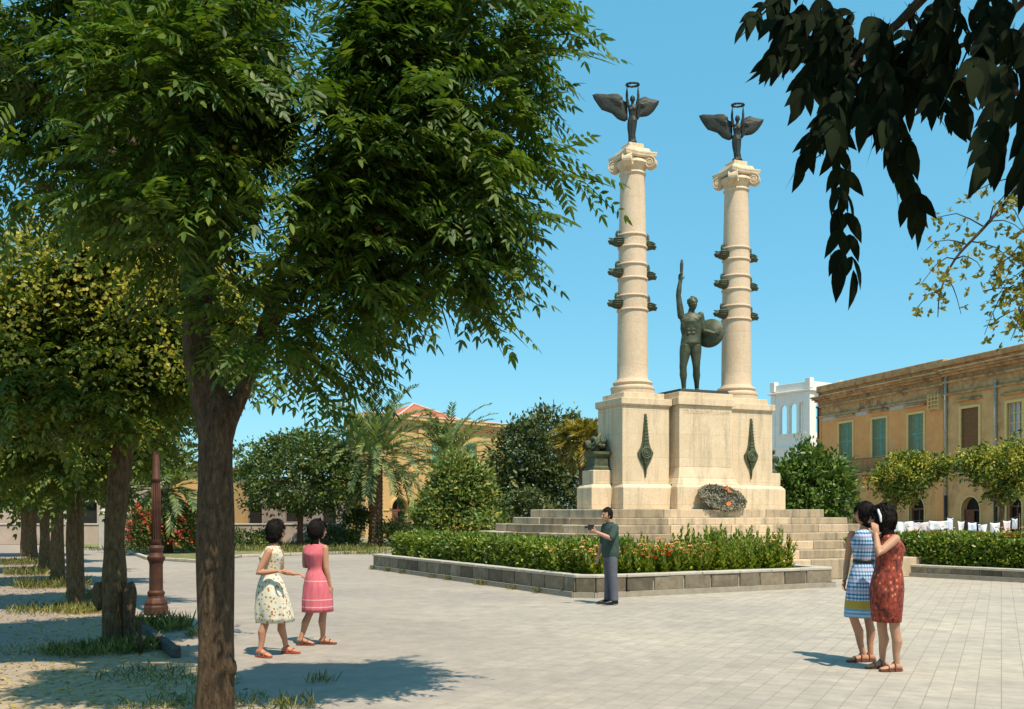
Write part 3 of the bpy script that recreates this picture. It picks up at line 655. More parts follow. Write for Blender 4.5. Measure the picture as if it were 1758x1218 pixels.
def dress(root, rows, mat, n=48, hemfold=.05, k=7, seed=0, name='dress'):
    mb = MB(); rr = []
    for i, (c, ax, ay, fo) in enumerate(rows): e_ = 1.09 if i < len(rows)-3 else 1.03; rr.append(oval(c, ax*e_, ay*e_, n, fo*hemfold, k, seed))
    # refine between the given rings
    out_ = []
    for i in range(len(rr)-1):
        for t in (0,.34,.67): out_.append([a.lerp(b,t) for a, b in zip(rr[i], rr[i+1])])
    out_.append(rr[-1])
    for i, row in enumerate(out_):
        for j, p in enumerate(row): 
            q = noise.noise(Vector((p.x*9+seed, p.y*9, p.z*5)))*.007; c = sum(row, V(0,0,0))/len(row); row[j] = p+(p-c).normalized()*q
    mb.rings(out_, False, False); o = mb.build(name, mat, root, smooth=True)
    sd = o.modifiers.new('thick','SOLIDIFY'); sd.thickness = .005; sd.offset = -1; return o

def fabric_floral():
    m, n, b = base_mat('floral_cotton'); v = coords(n)
    vo = N(n, 'ShaderNodeTexVoronoi'); vo.inputs['Scale'].default_value = 25; n.links.new(v, vo.inputs['Vector'])
    c = ramp(n, vo.outputs['Distance'], [(.0,(.30,.07,.02)),(.22,(.42,.10,.03)),(.30,(.60,.36,.06)),(.40,(.72,.66,.52)),(1,(.76,.70,.58))])
    v2 = N(n, 'ShaderNodeTexVoronoi'); v2.inputs['Scale'].default_value = 42; n.links.new(v, v2.inputs['Vector'])
    c = mix(n, ramp(n, v2.outputs['Distance'], [(.0,.8),(.20,.8),(.26,0)]), c, (.55,.42,.10))
    n.links.new(c, b.inputs['Base Color']); b.inputs['Roughness'].default_value = .9; return m
def fabric_pink():
    m, n, b = base_mat('pink_cotton'); v = coords(n); sp = N(n, 'ShaderNodeSeparateXYZ'); n.links.new(v, sp.inputs[0])
    c = ramp(n, noise_of(n, 14, 4, coords(n,'Object',(3,3,.3))), [(.3,(.56,.105,.135)),(.7,(.68,.17,.20))])
    for z in (.57,.80,.48):
        a = N(n,'ShaderNodeMath',operation='SUBTRACT'); n.links.new(sp.outputs[2], a.inputs[0]); a.inputs[1].default_value = z
        a2 = N(n,'ShaderNodeMath',operation='ABSOLUTE'); n.links.new(a.outputs[0], a2.inputs[0]); a3 = N(n,'ShaderNodeMath',operation='LESS_THAN'); n.links.new(a2.outputs[0], a3.inputs[0]); a3.inputs[1].default_value = .005
        c = mix(n, a3.outputs[0], c, (.74,.45,.45))
    n.links.new(c, b.inputs['Base Color']); b.inputs['Roughness'].default_value = .9; return m
def fabric_blue():
    m, n, b = base_mat('blue_plaid'); v = coords(n); sp = N(n, 'ShaderNodeSeparateXYZ'); n.links.new(v, sp.inputs[0]); z = sp.outputs[2]
    w1 = N(n,'ShaderNodeTexWave',bands_direction='Z'); w1.inputs['Scale'].default_value = 7.5; w1.inputs['Distortion'].default_value = .6; n.links.new(v, w1.inputs['Vector'])
    w2 = N(n,'ShaderNodeTexWave',bands_direction='X'); w2.inputs['Scale'].default_value = 11; w2.inputs['Distortion'].default_value = .8; n.links.new(v, w2.inputs['Vector'])
    w3 = N(n,'ShaderNodeTexWave',bands_direction='Z'); w3.inputs['Scale'].default_value = 2.6; n.links.new(v, w3.inputs['Vector'])
    a = ramp(n, w1.outputs[0], [(.3,(.05,.20,.36)),(.6,(.50,.58,.66))]); bb = ramp(n, w2.outputs[0], [(.3,(.45,.6,.75)),(.6,(1.1,1.1,1.1))])
    c = mix(n, 1, a, bb, 'MULTIPLY'); c = mix(n, ramp(n, w3.outputs[0], [(.62,0),(.8,.55)]), c, (.50,.42,.56))
    k1 = N(n,'ShaderNodeMapRange'); n.links.new(z,k1.inputs[0]); k1.inputs[1].default_value=.595; k1.inputs[2].default_value=.60
    k2 = N(n,'ShaderNodeMapRange'); n.links.new(z,k2.inputs[0]); k2.inputs[1].default_value=.685; k2.inputs[2].default_value=.69; k2.inputs[3].default_value=1; k2.inputs[4].default_value=0
    kk = N(n,'ShaderNodeMath',operation='MULTIPLY'); n.links.new(k1.outputs[0],kk.inputs[0]); n.links.new(k2.outputs[0],kk.inputs[1])
    c = mix(n, kk.outputs[0], c, (.42,.29,.045))
    k3 = N(n,'ShaderNodeMath',operation='LESS_THAN'); n.links.new(z,k3.inputs[0]); k3.inputs[1].default_value=.596; c = mix(n, k3.outputs[0], c, mix(n,.5,(.16,.38,.58),a))
    n.links.new(c, b.inputs['Base Color']); b.inputs['Roughness'].default_value = .9; return m
def fabric_red():
    m, n, b = base_mat('red_print'); v = coords(n,'Object',(1,1,.8))
    vo = N(n,'ShaderNodeTexVoronoi',distance='CHEBYCHEV'); vo.inputs['Scale'].default_value = 19; vo.inputs['Randomness'].default_value = .55; n.links.new(v, vo.inputs['Vector'])
    c = ramp(n, vo.outputs['Distance'], [(.0,(.58,.34,.16)),(.13,(.50,.24,.10)),(.20,(.32,.045,.022)),(.44,(.22,.028,.015)),(.50,(.07,.02,.015))])
    c = mix(n, ramp(n, noise_of(n, 25, 4, v), [(.5,0),(.62,.8)]), c, (.36,.06,.03))
    n.links.new(c, b.inputs['Base Color']); b.inputs['Roughness'].default_value = .9; return m
m_shirt = M('green_shirt', (.028,.05,.040), (.05,.08,.064), 5, .9, .4, 25, .01)
m_trousers = M('grey_trousers', (.085,.085,.105), (.13,.13,.155), 6, .9, .3, 30, .008)
m_belt = M('black_belt', (.01,.01,.012), (.02,.02,.022), 5, .5, 0)
m_ribbon = M('white_ribbon', (.7,.72,.68), (.78,.8,.76), 5, .7, 0)

def at(ground): return V(ground.x, ground.y, 0)
# --- woman in the floral dress
pos = Gd(467,1126); w1 = thing('person', 'woman in cream dress with orange flower print and red shoes, forearm raised', 'person', at(pos), group='strolling onlookers')
f, r = fr(18); hf, hr = fr(38)
J = dict(pelvis=V(-.015,.02,.78), waist=V(-.02,.0,.945), chest=V(-.01,0,1.135), neck=V(.015,.01,1.285))
mb = MB(); torso(mb, J, f, r, True, .92); hc = V(.05,.02,1.425); head(mb, hc, hf, .97); limb(mb, [J['neck']-V(0,0,.05), J['neck']+V(.01,0,.03), hc-V(.005,0,.05)], [.05,.045,.045])
shR, elR, wrR = V(.0,-.155,1.20), V(-.105,-.215,.965), V(.10,-.205,.985); arm(mb, shR, elR, wrR, .92); hand(mb, wrR, V(1,.1,.0), V(0,0,-1), -1, .92, .8)
shL, elL, wrL = V(.05,.155,1.21), V(.06,.22,.96), V(.22,.16,.93); arm(mb, shL, elL, wrL, .92); hand(mb, wrL, V(1,-.2,0), V(0,0,-1), 1, .92, .8)
knR, anR = V(-.055,-.06,.41), V(-.115,-.09,.075); leg(mb, V(-.03,-.08,.74), knR, anR, .92, -f); foot(mb, anR, V(.85,-.5,0), .92, .02)
knL, anL = V(.085,.09,.42), V(.115,.20,.075); leg(mb, V(0,.09,.74), knL, anL, .92, -f); foot(mb, anL, V(.95,-.15,0), .92)
fused('body', mb, m_skin_tan, w1, .0065); face_bits(w1, hc, hf, .97)
hair_part(w1, hc, hf, 1.0, 1.15, .18, -.40, 3, .12)
dress(w1, [(V(.02,.06,.385), f*.20, r*.19, 1), (V(.0,.04,.55), f*.19, r*.19, .7), (V(-.01,.02,.72), f*.165, r*.18, .35), (V(-.018,.01,.84), f*.135, r*.162, .3), (J['waist']+V(0,0,-.01), f*.092, r*.113, .25),
  (mid(J['waist'],J['chest'],.6), f*.112, r*.132, .1), (J['chest'], f*.126, r*.152, 0), (V(.005,0,1.20), f*.100, r*.165, 0), (V(.012,0,1.245), f*.080, r*.135, 0), (V(.015,.005,1.262), f*.072, r*.095, 0)], fabric_floral(), seed=1)
sandal(w1, anR, V(.85,-.5,0), m_sandal_red, s=.92); sandal(w1, anL, V(.95,-.15,0), m_sandal_red, s=.92)
# --- woman in the pink dress
pos = Gd(545,1107); w2 = thing('person', 'woman in plain pink sleeveless dress seen from behind, one arm hanging', 'person', at(pos), group='strolling onlookers')
f, r = fr(58); hf, hr = fr(40)
J = dict(pelvis=V(.0,.0,.78), waist=V(-.01,0,.945), chest=V(-.025,0,1.135), neck=V(-.025,.0,1.285))
mb = MB(); torso(mb, J, f, r, True, .92); hc = V(.01,.03,1.42); head(mb, hc, hf, .97); limb(mb, [J['neck']-V(0,0,.05), J['neck']+V(.01,0,.03), hc-V(.005,.01,.05)], [.05,.044,.045])
shR, elR, wrR = V(.105,-.075,1.205), V(.125,-.10,.965), V(.165,-.06,.735); arm(mb, shR, elR, wrR, .92); hand(mb, wrR, V(.2,.15,-1), V(-.6,.3,0), 1, .92, .5)
shL, elL, wrL = V(-.155,.06,1.205), V(-.165,.03,.98), V(-.03,.19,.97); arm(mb, shL, elL, wrL, .92); hand(mb, wrL, V(1,.6,0), V(0,0,-1), 1, .92, .9)
knL, anL = V(-.10,.03,.40), V(-.20,-.03,.085); leg(mb, V(-.06,.05,.75), knL, anL, .92, -f); foot(mb, anL, V(.95,-.1,0), .92, .02)
knR, anR = V(.065,.04,.41), V(.055,.06,.075); leg(mb, V(.06,-.04,.75), knR, anR, .92, -f); foot(mb, anR, V(.97,-.05,0), .92)
fused('body', mb, m_skin_tan, w2, .0065); face_bits(w2, hc, hf, .97)
hair_part(w2, hc, hf, 1.0, 1.14, .34, -.80, 9, .5)
dress(w2, [(V(.0,.0,.415), f*.18, r*.175, 1), (V(.0,.0,.56), f*.172, r*.174, .8), (V(.0,.0,.72), f*.155, r*.172, .6), (V(-.003,.0,.85), f*.125, r*.148, .5), (J['waist'], f*.088, r*.105, .1),
  (mid(J['waist'],J['chest'],.6), f*.110, r*.130, .0), (J['chest'], f*.124, r*.150, 0), (V(-.025,0,1.20), f*.098, r*.160, 0), (V(-.025,0,1.24), f*.078, r*.135, 0), (V(-.025,.0,1.255), f*.070, r*.10, 0)], fabric_pink(), k=13, hemfold=.03, seed=4)
sandal(w2, anR, V(.97,-.05,0), m_sandal, s=.92); sandal(w2, anL, V(.95,-.1,0), m_sandal, s=.92)
# --- man with the camera
pos = Gd(1048,1038); mn = thing('person', 'dark haired man in dark green shirt and grey trousers holding up a camera', 'person', at(pos))
f, r = fr(205); hf, hr = fr(207)
J = dict(pelvis=V(.0,.0,.90), waist=V(.0,0,1.06), chest=V(.0,0,1.28), neck=V(-.01,.0,1.455))
mb = MB(); torso(mb, J, f, r, False, .97); hc = V(-.065,-.015,1.595); head(mb, hc, hf, 1.04); limb(mb, [J['neck']-V(0,0,.06), J['neck']+V(-.01,0,.03), hc-V(-.02,0,.05)], [.065,.058,.058])
shL, elL, wrL = V(.06,-.19,1.375), V(-.02,-.30,1.19), V(-.275,-.27,1.30); arm(mb, shL, elL, wrL, 1.08); hand(mb, wrL, V(-1,.15,.25), V(.1,1,.3), -1, 1.05, 1.2)
shR, elR, wrR = V(-.08,.18,1.375), V(-.12,.24,1.09), V(-.20,.18,.87); arm(mb, shR, elR, wrR, 1.08); hand(mb, wrR, V(-.15,-.1,-1), V(-.8,-.5,0), 1, 1.05, .5)
anL, anR = V(.06,-.09,.085), V(-.03,.10,.085)
for hp, kn, an in ((V(.02,-.09,.86),V(.035,-.09,.48),anL),(V(-.03,.09,.86),V(-.02,.10,.48),anR)): leg(mb, hp, kn, an, .95, -f)
fused('body', mb, m_skin, mn, .007); face_bits(mn, hc, hf, 1.04)
hair_part(mn, hc, hf, 1.04, 1.10, .04, -.12, 5, 0, .50, 700, .03)
mb = MB(); rr = [oval(V(.0,0,.84), f*.142, r*.182, 28, .02, 5), oval(V(0,0,.93), f*.150, r*.190, 28, .02, 5), oval(J['waist'], f*.140, r*.184, 28, .03, 6), oval(mid(J['waist'],J['chest'],.5), f*.135, r*.184, 28, .02, 5), oval(J['chest'], f*.135, r*.185), oval(V(-.003,0,1.37), f*.11, r*.205), oval(V(-.006,0,1.42), f*.085, r*.15), oval(V(-.01,0,1.455), f*.068, r*.085)]
mb.rings(rr); 
for sh, el in ((shL,elL),(shR,elR)): limb(mb, [sh-(el-sh)*.02, mid(sh,el,.4), mid(sh,el,.86)], [.075,.072,.066])
fused('shirt', mb, m_shirt, mn, .012, 4)
mb = MB(); mb.tube([V(.055*math.cos(q*math.pi/8),.06*math.sin(q*math.pi/8),0)+V(-.012,0,1.462) for q in range(17)], .016, 6); mb.build('collar', m_shirt, mn, smooth=True)
mb = MB(); mb.rings([oval(V(0,0,.80), f*.11, r*.155), oval(V(0,0,.90), f*.135, r*.178), oval(V(0,0,1.0), f*.128, r*.172)])
for hp, kn, an in ((V(.02,-.085,.86),V(.035,-.088,.48),V(.06,-.088,.075)),(V(-.03,.085,.86),V(-.02,.095,.48),V(-.03,.098,.075))): mb.tube([hp,mid(hp,kn,.5),kn,mid(kn,an,.5),an], [.098,.092,.080,.076,.078], 16)
fused('trousers', mb, m_trousers, mn, .010, 3)
for an in (anL,anR):
    mb = MB(); d = V(-1,-.2,0); foot(mb, an+V(.0,0,0), d, 1.22); mb.build('shoe', m_shoe, mn, smooth=True)
cam_t = thing('camera', 'small black cine camera held up in the man\'s hand', 'camera', at(pos))
mb = MB(); c0 = wrL+V(-.10,.03,.085); mb.box(c0.x-.05,c0.x+.06,c0.y-.03,c0.y+.03,c0.z-.045,c0.z+.05); mb.build('case', m_shoe, cam_t, bevel=.006)
mb = MB(); mb.tube([c0+V(-.048,0,.01), c0+V(-.105,0,.01)], [.022,.025], 14); mb.build('lens', m_shoe, cam_t)
# --- woman in the blue dress
pos = Gd(1481,1137); w4 = thing('person', 'woman in blue and white checked dress with mustard band, head turned away', 'person', at(pos))
f, r = fr(150); hf, hr = fr(140)
J = dict(pelvis=V(.0,.0,.92), waist=V(.015,0,1.115), chest=V(.02,0,1.32), neck=V(.02,.0,1.475))
mb = MB(); torso(mb, J, f, r, True, .98); hc = V(.015,.01,1.625); head(mb, hc, hf, 1.0); limb(mb, [J['neck']-V(0,0,.05), J['neck']+V(0,0,.03), hc-V(0,0,.05)], [.05,.044,.045])
shL, elL, wrL = V(.10,-.13,1.40), V(.18,-.19,1.13), V(.20,-.24,.90); arm(mb, shL, elL, wrL, .95); hand(mb, wrL, V(-.2,0,-1), V(-1,0,0), 1, .95, .6)
shR, elR, wrR = V(-.07,.14,1.40), V(-.10,.20,1.12), V(-.155,.12,.90); arm(mb, shR, elR, wrR, .95); hand(mb, wrR, V(-.3,-.3,-.9), V(.6,-.6,0), 1, .98, .9)
knL, anL = V(-.115,-.04,.50), V(.015,.03,.085); leg(mb, V(-.03,-.07,.88), knL, anL, .95, -f); foot(mb, anL, V(-1,-.1,0), .98)
knR, anR = V(.085,.06,.48), V(.11,.06,.085); leg(mb, V(.03,.08,.88), knR, anR, .95, -f); foot(mb, anR, V(-1,-.1,0), .98)
fused('body', mb, m_skin_tan, w4, .0065); face_bits(w4, hc, hf, 1.0)
hair_part(w4, hc, hf, 1.0, 1.16, .15, -.40, 14, .2)
dress(w4, [(V(-.005,.0,.50), f*.175, r*.175, 1), (V(-.003,.0,.66), f*.168, r*.178, .6), (V(.0,.0,.84), f*.155, r*.18, .3), (V(.008,.0,.99), f*.128, r*.158, .3), (J['waist'], f*.096, r*.112, .1),
  (mid(J['waist'],J['chest'],.6), f*.118, r*.136, .0), (J['chest'], f*.130, r*.156, 0), (V(.02,0,1.39), f*.102, r*.168, 0), (V(.02,0,1.435), f*.080, r*.135, 0), (V(.02,.0,1.455), f*.070, r*.09, 0)], fabric_blue(), seed=7, hemfold=.035)
mb = MB(); mb.rings([oval(J['waist']-V(0,0,.018), f*.118, r*.136), oval(J['waist']+V(0,0,.018), f*.117, r*.134)], False, False); o = mb.build('belt', m_belt, w4, smooth=True); o.modifiers.new('t','SOLIDIFY').thickness = .006
sandal(w4, anR, V(-1,-.1,0), m_sandal, s=.98); sandal(w4, anL, V(-1,-.1,0), m_sandal, s=.98)
# --- woman in the red dress
pos = Gd(1524,1151); w5 = thing('person', 'woman in dark red patterned dress with white hair ribbon, hand at her mouth', 'person', at(pos))
f, r = fr(168); hf, hr = fr(165)
J = dict(pelvis=V(-.01,.0,.90), waist=V(.005,0,1.08), chest=V(.025,0,1.29), neck=V(.0,.0,1.445))
mb = MB(); torso(mb, J, f, r, True, 1.0); hc = V(-.085,.0,1.575); head(mb, hc, hf, 1.0); limb(mb, [J['neck']-V(0,0,.06), J['neck']+V(-.02,0,.03), hc-V(-.03,0,.05)], [.052,.046,.046])
shL, elL, wrL = V(.02,-.155,1.375), V(-.185,-.235,1.225), V(-.165,-.12,1.42); arm(mb, shL, elL, wrL, 1.0); hand(mb, wrL, V(-.05,.25,1), V(.3,1,0), 1, .95, .7)
shR, elR, wrR = V(-.01,.15,1.375), V(.01,.21,1.12), V(.0,.20,.88); arm(mb, shR, elR, wrR, 1.0); hand(mb, wrR, V(-.1,0,-1), V(0,-1,0), 1, .95, .6)
knL, anL = V(.05,-.06,.45), V(.075,-.05,.085); leg(mb, V(.02,-.08,.86), knL, anL, 1.0, -f); foot(mb, anL, V(-1,-.12,0), 1.0)
knR, anR = V(-.03,.08,.45), V(.0,.14,.085); leg(mb, V(-.03,.08,.86), knR, anR, 1.0, -f); foot(mb, anR, V(-1,-.12,0), 1.0)
fused('body', mb, m_skin, w5, .0065); face_bits(w5, hc, hf, 1.0)
hair_part(w5, hc, hf, 1.0, 1.24, .55, -.62, 21, .5, locks=1400, ll=.075)
mb = MB(); mb.tube([hc+V(-.045,-.08,.10), hc+V(-.035,-.115,.04), hc+V(-.03,-.12,-.02)], [.012,.014,.008], 6, round_=True); mb.build('ribbon', m_ribbon, w5, smooth=True)
dress(w5, [(V(.0,.02,.51), f*.135, r*.16, .6), (V(-.005,.01,.66), f*.150, r*.185, .4), (V(-.008,.0,.84), f*.155, r*.19, .2), (V(.0,.0,.97), f*.142, r*.17, .2), (J['waist'], f*.120, r*.140, .2),
  (mid(J['waist'],J['chest'],.6), f*.128, r*.148, .1), (J['chest'], f*.135, r*.162, 0), (V(.018,0,1.37), f*.108, r*.172, 0), (V(.008,0,1.415), f*.085, r*.140, 0), (V(.002,.0,1.432), f*.068, r*.085, 0)], fabric_red(), seed=12, hemfold=.03)
sandal(w5, anR, V(-1,-.12,0), m_sandal, s=1.0); sandal(w5, anL, V(-1,-.12,0), m_sandal, s=1.0)

# --- bronze warrior on the central block (1.5 times life)
st = thing('bronze_statue', 'nude bronze warrior with arm raised and round shield between the columns', 'statue', ML(2.40,.45,4.846), 0)
f, r = fr(262); hf, hr = fr(285)
mb = MB(); J = dict(pelvis=V(0,0,1.34), waist=V(.02,0,1.58), chest=V(-.01,0,1.93), neck=V(.01,0,2.20)); s = 1.42
torso(mb, J, f, r, False, s*1.24); hc = V(.05,-.02,2.42); head(mb, hc, hf, s*1.15)
limb(mb, [J['neck']-V(0,0,.08), J['neck']+V(.01,0,.05), hc-V(0,0,.08)], [.10,.088,.085])
for q in (-1,1): mb.ell(J['chest']+f*.12+r*q*.11+V(0,0,.04), (r*.14, f*.05, V(0,0,.09)), 12, 8)
mb.ell(hc+V(0,0,.06)-hf*.02, (hr*.128, hf*.15, V(0,0,.145)), 16, 12, lambda d: 1+.06*noise.noise(d*5))
rb = np.random.default_rng(12)
for q in range(90):
    d = Vector(unit(rb.normal(size=3))); 
    if d.z < -.1 or (d.dot(hf) > .55 and d.z < .55): continue
    p = hc+V(0,0,.05)-hf*.02+hr*(d.dot(hr)*.125)+hf*(d.dot(hf)*.148)+V(0,0,d.z*.15); mb.ell(p, (V(.034,0,0),V(0,.034,0),V(0,0,.034)), 8, 6)
for z, wv in ((1.80,.062),(1.70,.060),(1.60,.056)):
    for q in (-1,1): mb.ell(V(.0,0,z)+f*.145+r*q*.062, (r*wv, f*.035, V(0,0,.045)), 10, 6)
for q in (-1,1):
    mb.ell(V(q*.27,0,2.11), (V(.095,0,0),V(0,.10,0),V(0,0,.11)), 12, 8); mb.ell(V(q*.21,0,1.85)+f*.03, (V(.07,0,0),V(0,.09,0),V(0,0,.20)), 12, 8)
    mb.ell(V(-.18 if q < 0 else .145,0,1.02)+f*.05, (V(.10,0,0),V(0,.09,0),V(0,0,.23)), 12, 8); mb.ell(V(-.215 if q < 0 else .17,.04,.48)-f*.05, (V(.075,0,0),V(0,.075,0),V(0,0,.16)), 12, 8)
sh, el, wr = V(-.27,0,2.13), V(-.345,-.04,2.66), V(-.295,-.02,3.06); arm(mb, sh, el, wr, 1.95); hand(mb, wr, V(.05,0,1), V(.2,-1,0), 1, 1.6, 1.1)
mb.tube([V(-.27,-.045,3.02), V(-.262,-.045,3.30), V(-.255,-.045,3.52), V(-.25,-.045,3.62)], [.035,.045,.05,.03], 10, round_=True)
sh, el, wr = V(.27,0,2.10), V(.36,-.04,1.68), V(.60,-.14,1.60); arm(mb, sh, el, wr, 1.9); hand(mb, wr, V(1,-.3,.1), V(0,1,0), 1, 1.45, 1.2)
leg(mb, V(-.13,0,1.27), V(-.22,-.06,.70), V(-.19,0,.13), 1.95, -f); foot(mb, V(-.19,0,0)+V(0,0,.1), V(-.2,-1,0), 1.5)
leg(mb, V(.13,0,1.27), V(.15,-.02,.70), V(.19,.12,.13), 1.95, -f); foot(mb, V(.19,.12,.1), V(.25,-1,0), 1.5)
fused('body', mb, m_bronze, st, .012, 2)
mb = MB(); c = V(.53,.02,1.63); nv = V(.48,.86,-.12).normalized(); ax = nv.cross(V(0,0,1)).normalized(); ay = ax.cross(nv)
rr = [[c+ax*(q*math.cos(k*math.pi/18))+ay*(q*math.sin(k*math.pi/18))+nv*d for k in range(36)] for q, d in ((.39,-.03),(.405,0),(.40,.03),(.36,.045),(.33,.035),(.22,.075),(.10,.095),(.02,.10))]
mb.rings(rr)
for q in range(14): a = q*2*math.pi/14; mb.ell(c+ax*(.28*math.cos(a))+ay*(.28*math.sin(a))+nv*.06, (ax*.045,ay*.045,nv*.03), 8, 6)
mb.build('shield', m_bronze, st, smooth=True)
mb = MB(); mb.frus((-.80,.80,-.70,.62),(-.76,.76,-.66,.60),0,.09); o = mb.build('plinth', m_bronze_dark, st, bevel=.01); o.rotation_euler = (0,0,MR); o.location = (0,0,0)
for ch in st.children:
    if ch.name.split('.')[0] in ('body','shield'): ch.location.z = .09

# --- winged victories
def victory(a, b, label, lean, seed):
    t = thing('winged_victory', label, 'statue', ML(a,b,11.552), 0, 'winged victories on the columns')
    f, r = fr(255); J = dict(pelvis=V(0,.0,.64), waist=V(.0,0,.78), chest=V(.0,0,.97), neck=V(.0,0,1.11)); s = .80
    mb = MB(); torso(mb, J, f, r, True, s); hc = V(.0,-.01,1.24); head(mb, hc, f, s*1.15); limb(mb, [J['neck']-V(0,0,.04), hc-V(0,0,.05)], [.042,.04])
    for q in (-1,1):
        arm(mb, V(q*.12,0,1.07), V(q*.155,-.02,1.29), V(q*.15,-.01,1.50), .95); hand(mb, V(q*.15,-.01,1.50), V(0,0,1), V(-q,0,0), q, .9, 1.0)
    rr = []
    for z, w_, dy, ox in ((.07,.115,.12,.01),(.16,.10,.105,-.01),(.30,.095,.10,-.02),(.45,.115,.10,-.02),(.58,.125,.105,-.01),(.68,.12,.10,0),(.80,.095,.075,0)):
        rr.append(oval(V(ox+lean*(.6-z)*.2,0.01,z), V(w_,0,0), V(0,dy,0), 28, .07, 8, z*3))
    mb.rings(rr); mb.ell(V(0,0,.07), (V(.125,0,0),V(0,.125,0),V(0,0,.08)), 16, 10)
    mb.ell(hc+V(0,.015,.03), (V(.068,0,0),V(0,.085,0),V(0,0,.075)), 14, 10)
    fused('body', mb, m_bronze_dark, t, .009, 2)
    k = .00220
    L = [(440,310),(405,300),(385,285),(378,245),(335,208),(270,200),(200,205),(140,196),(60,188),(15,198),(35,250),(60,290),(95,345),(130,390),(190,415),(250,440),(285,475),(320,512),(365,535),(410,548),(445,525)]
    Rr = [(545,310),(575,285),(610,258),(660,240),(700,258),(770,272),(838,280),(825,325),(800,365),(770,410),(740,440),(710,465),(680,480),(635,488),(590,492),(570,530),(550,520)]
    for ol, sg in ((L,-1),(Rr,1)):
        pts = [((x-500)*k, (855-y)*k) for x, y in ol]; n = len(pts); cx = sum(p[0] for p in pts)/n; cz = sum(p[1] for p in pts)/n; mb = MB()
        def ysw(x): return .05+.10*(abs(x)/.9)**1.5
        layers = []
        for kk, d in ((1.0,0),(.9,.022),(.6,.04),(.25,.045)): layers.append([V(cx+(x-cx)*kk, ysw(cx+(x-cx)*kk)-d, cz+(z-cz)*kk) for x, z in pts])
        back = [[V(p.x, p.y+.03+2*(ysw(p.x)-p.y)*.5, p.z) for p in l] for l in layers[:1]]
        mb.rings([back[0]]+layers)
        for q in range(9):     # feather ridges
            u_ = q/8; tip = Vector((pts[int(8+u_*(n-11))][0], 0, pts[int(8+u_*(n-11))][1])) if sg < 0 else Vector((pts[int(6+u_*(n-8))][0],0,pts[int(6+u_*(n-8))][1]))
            root = V(cx+(pts[0][0]-cx)*.55, 0, cz+(pts[0][1]-cz)*.5)
            mb.tube([V(p.x, ysw(p.x)-.045*(1-i/4)-.006, p.z) for i, p in enumerate(path(root, root.lerp(tip,.96), 0, 5))], [.02,.018,.016,.013,.008], 5)
        mb.build('wing', m_bronze_dark, t, smooth=False)
    mb = MB(); c = V(0,-.02,1.63); mb.tube([c+V(.165*math.cos(q*math.pi/14), .165*math.sin(q*math.pi/14), .02*math.sin(q*math.pi/14)) for q in range(29)], [.030+.006*math.sin(q*2.1) for q in range(29)], 8)
    mb.build('laurel_ring', m_bronze_dark, t, smooth=True); return t
va = victory(.71,.70,'dark winged victory holding a ring aloft, on the column behind the leafy branch tips',.0,1)
vb = victory(4.09,.70,'dark winged victory holding a ring aloft, on the column beside the round shield',.5,2); vb.rotation_euler = (0,math.radians(1.5),math.radians(-8))

# --- bronze altars on the side plinths
def altar(a, b, label, seed):
    t = thing('bronze_altar', label, 'altar', ML(a,b,2.772), MR, 'bronze altars beside the pylons'); mb = MB()
    mb.box(-.25,.25,-.28,.28,0,.07); mb.frus((-.23,.23,-.26,.26),(-.20,.20,-.23,.23),.07,.12); mb.box(-.20,.20,-.23,.23,.12,.34); mb.frus((-.20,.20,-.23,.23),(-.27,.27,-.30,.30),.34,.42); mb.box(-.27,.27,-.30,.30,.42,.49)
    for q in range(5): mb.box(-.16+q*.075,-.13+q*.075,-.242,-.229,.16,.31)
    mb.build('pedestal', m_relief, t, bevel=.012)
    rng = np.random.default_rng(seed); mb = MB()
    for q in range(46):
        x, y, z = rng.uniform(-.24,.22), rng.uniform(-.2,.2), rng.uniform(.5,.78+.2*rng.random()); z = .5+(z-.5)*(1-.4*abs(x)/.24)
        d = unit(rng.normal(size=3)); mb.ell((x,y,z), (Vector(d)*.11, Vector(d).orthogonal().normalized()*.06, Vector(d).cross(Vector(d).orthogonal().normalized())*.04), 8, 6)
    mb.tube([(-.05,0,.5),(0,0,.8),(.14,0,1.06)], [.12,.09,.02], 8)
    mb.build('trophy', m_relief, t, smooth=True)
altar(-.28,.86,'green bronze altar with leafy trophy beside the monument next to the yellow palm',4); altar(5.18,.86,'green bronze altar half hidden at the monument end towards the white tower',8)

# --- big faded laurel wreath leaning on the base
wr_ = thing('wreath', 'large faded oval laurel wreath with red flowers leaning on the monument base', 'wreath', ML(2.60,-.70,1.73), MR)
tilt = math.radians(20)
def wp(x, z, d): # lies on a slope against the base, long axis turned down to the right
    c_, s_ = math.cos(-.16), math.sin(-.16); X, Z = x*c_-z*s_, x*s_+z*c_; return V(X, Z*math.sin(tilt)*.9-.0-d*math.cos(tilt)+.05, .34+Z*math.cos(tilt)-d*math.sin(tilt))
mb = MB(); n_ = 40
mb.rings([[wp(.69*math.cos(q*2*math.pi/n_), .32*math.sin(q*2*math.pi/n_), d) for q in range(n_)] for d in (-.03,.02)]); mb.build('backing', M('wreath_straw',(.20,.165,.11),(.32,.27,.19),12,.95,.6,40,.02), wr_)
rng = np.random.default_rng(3); pp, dd, nn = [], [], []
for q in range(2600):
    a = rng.random()*2*math.pi; rr_ = rng.random()**.5
    p = wp(.72*rr_*math.cos(a), .35*rr_*math.sin(a), .03+.07*rng.random()+(.05 if rr_ > .75 else 0)); tn = wp(.72*rr_*math.cos(a+.1), .35*rr_*math.sin(a+.1), .05)-wp(.72*rr_*math.cos(a), .35*rr_*math.sin(a), .05)
    pp.append(p); dd.append(tn.normalized()+Vector(rng.normal(size=3)*.5)); nn.append((0,-1,.4)+rng.normal(size=3)*.4)
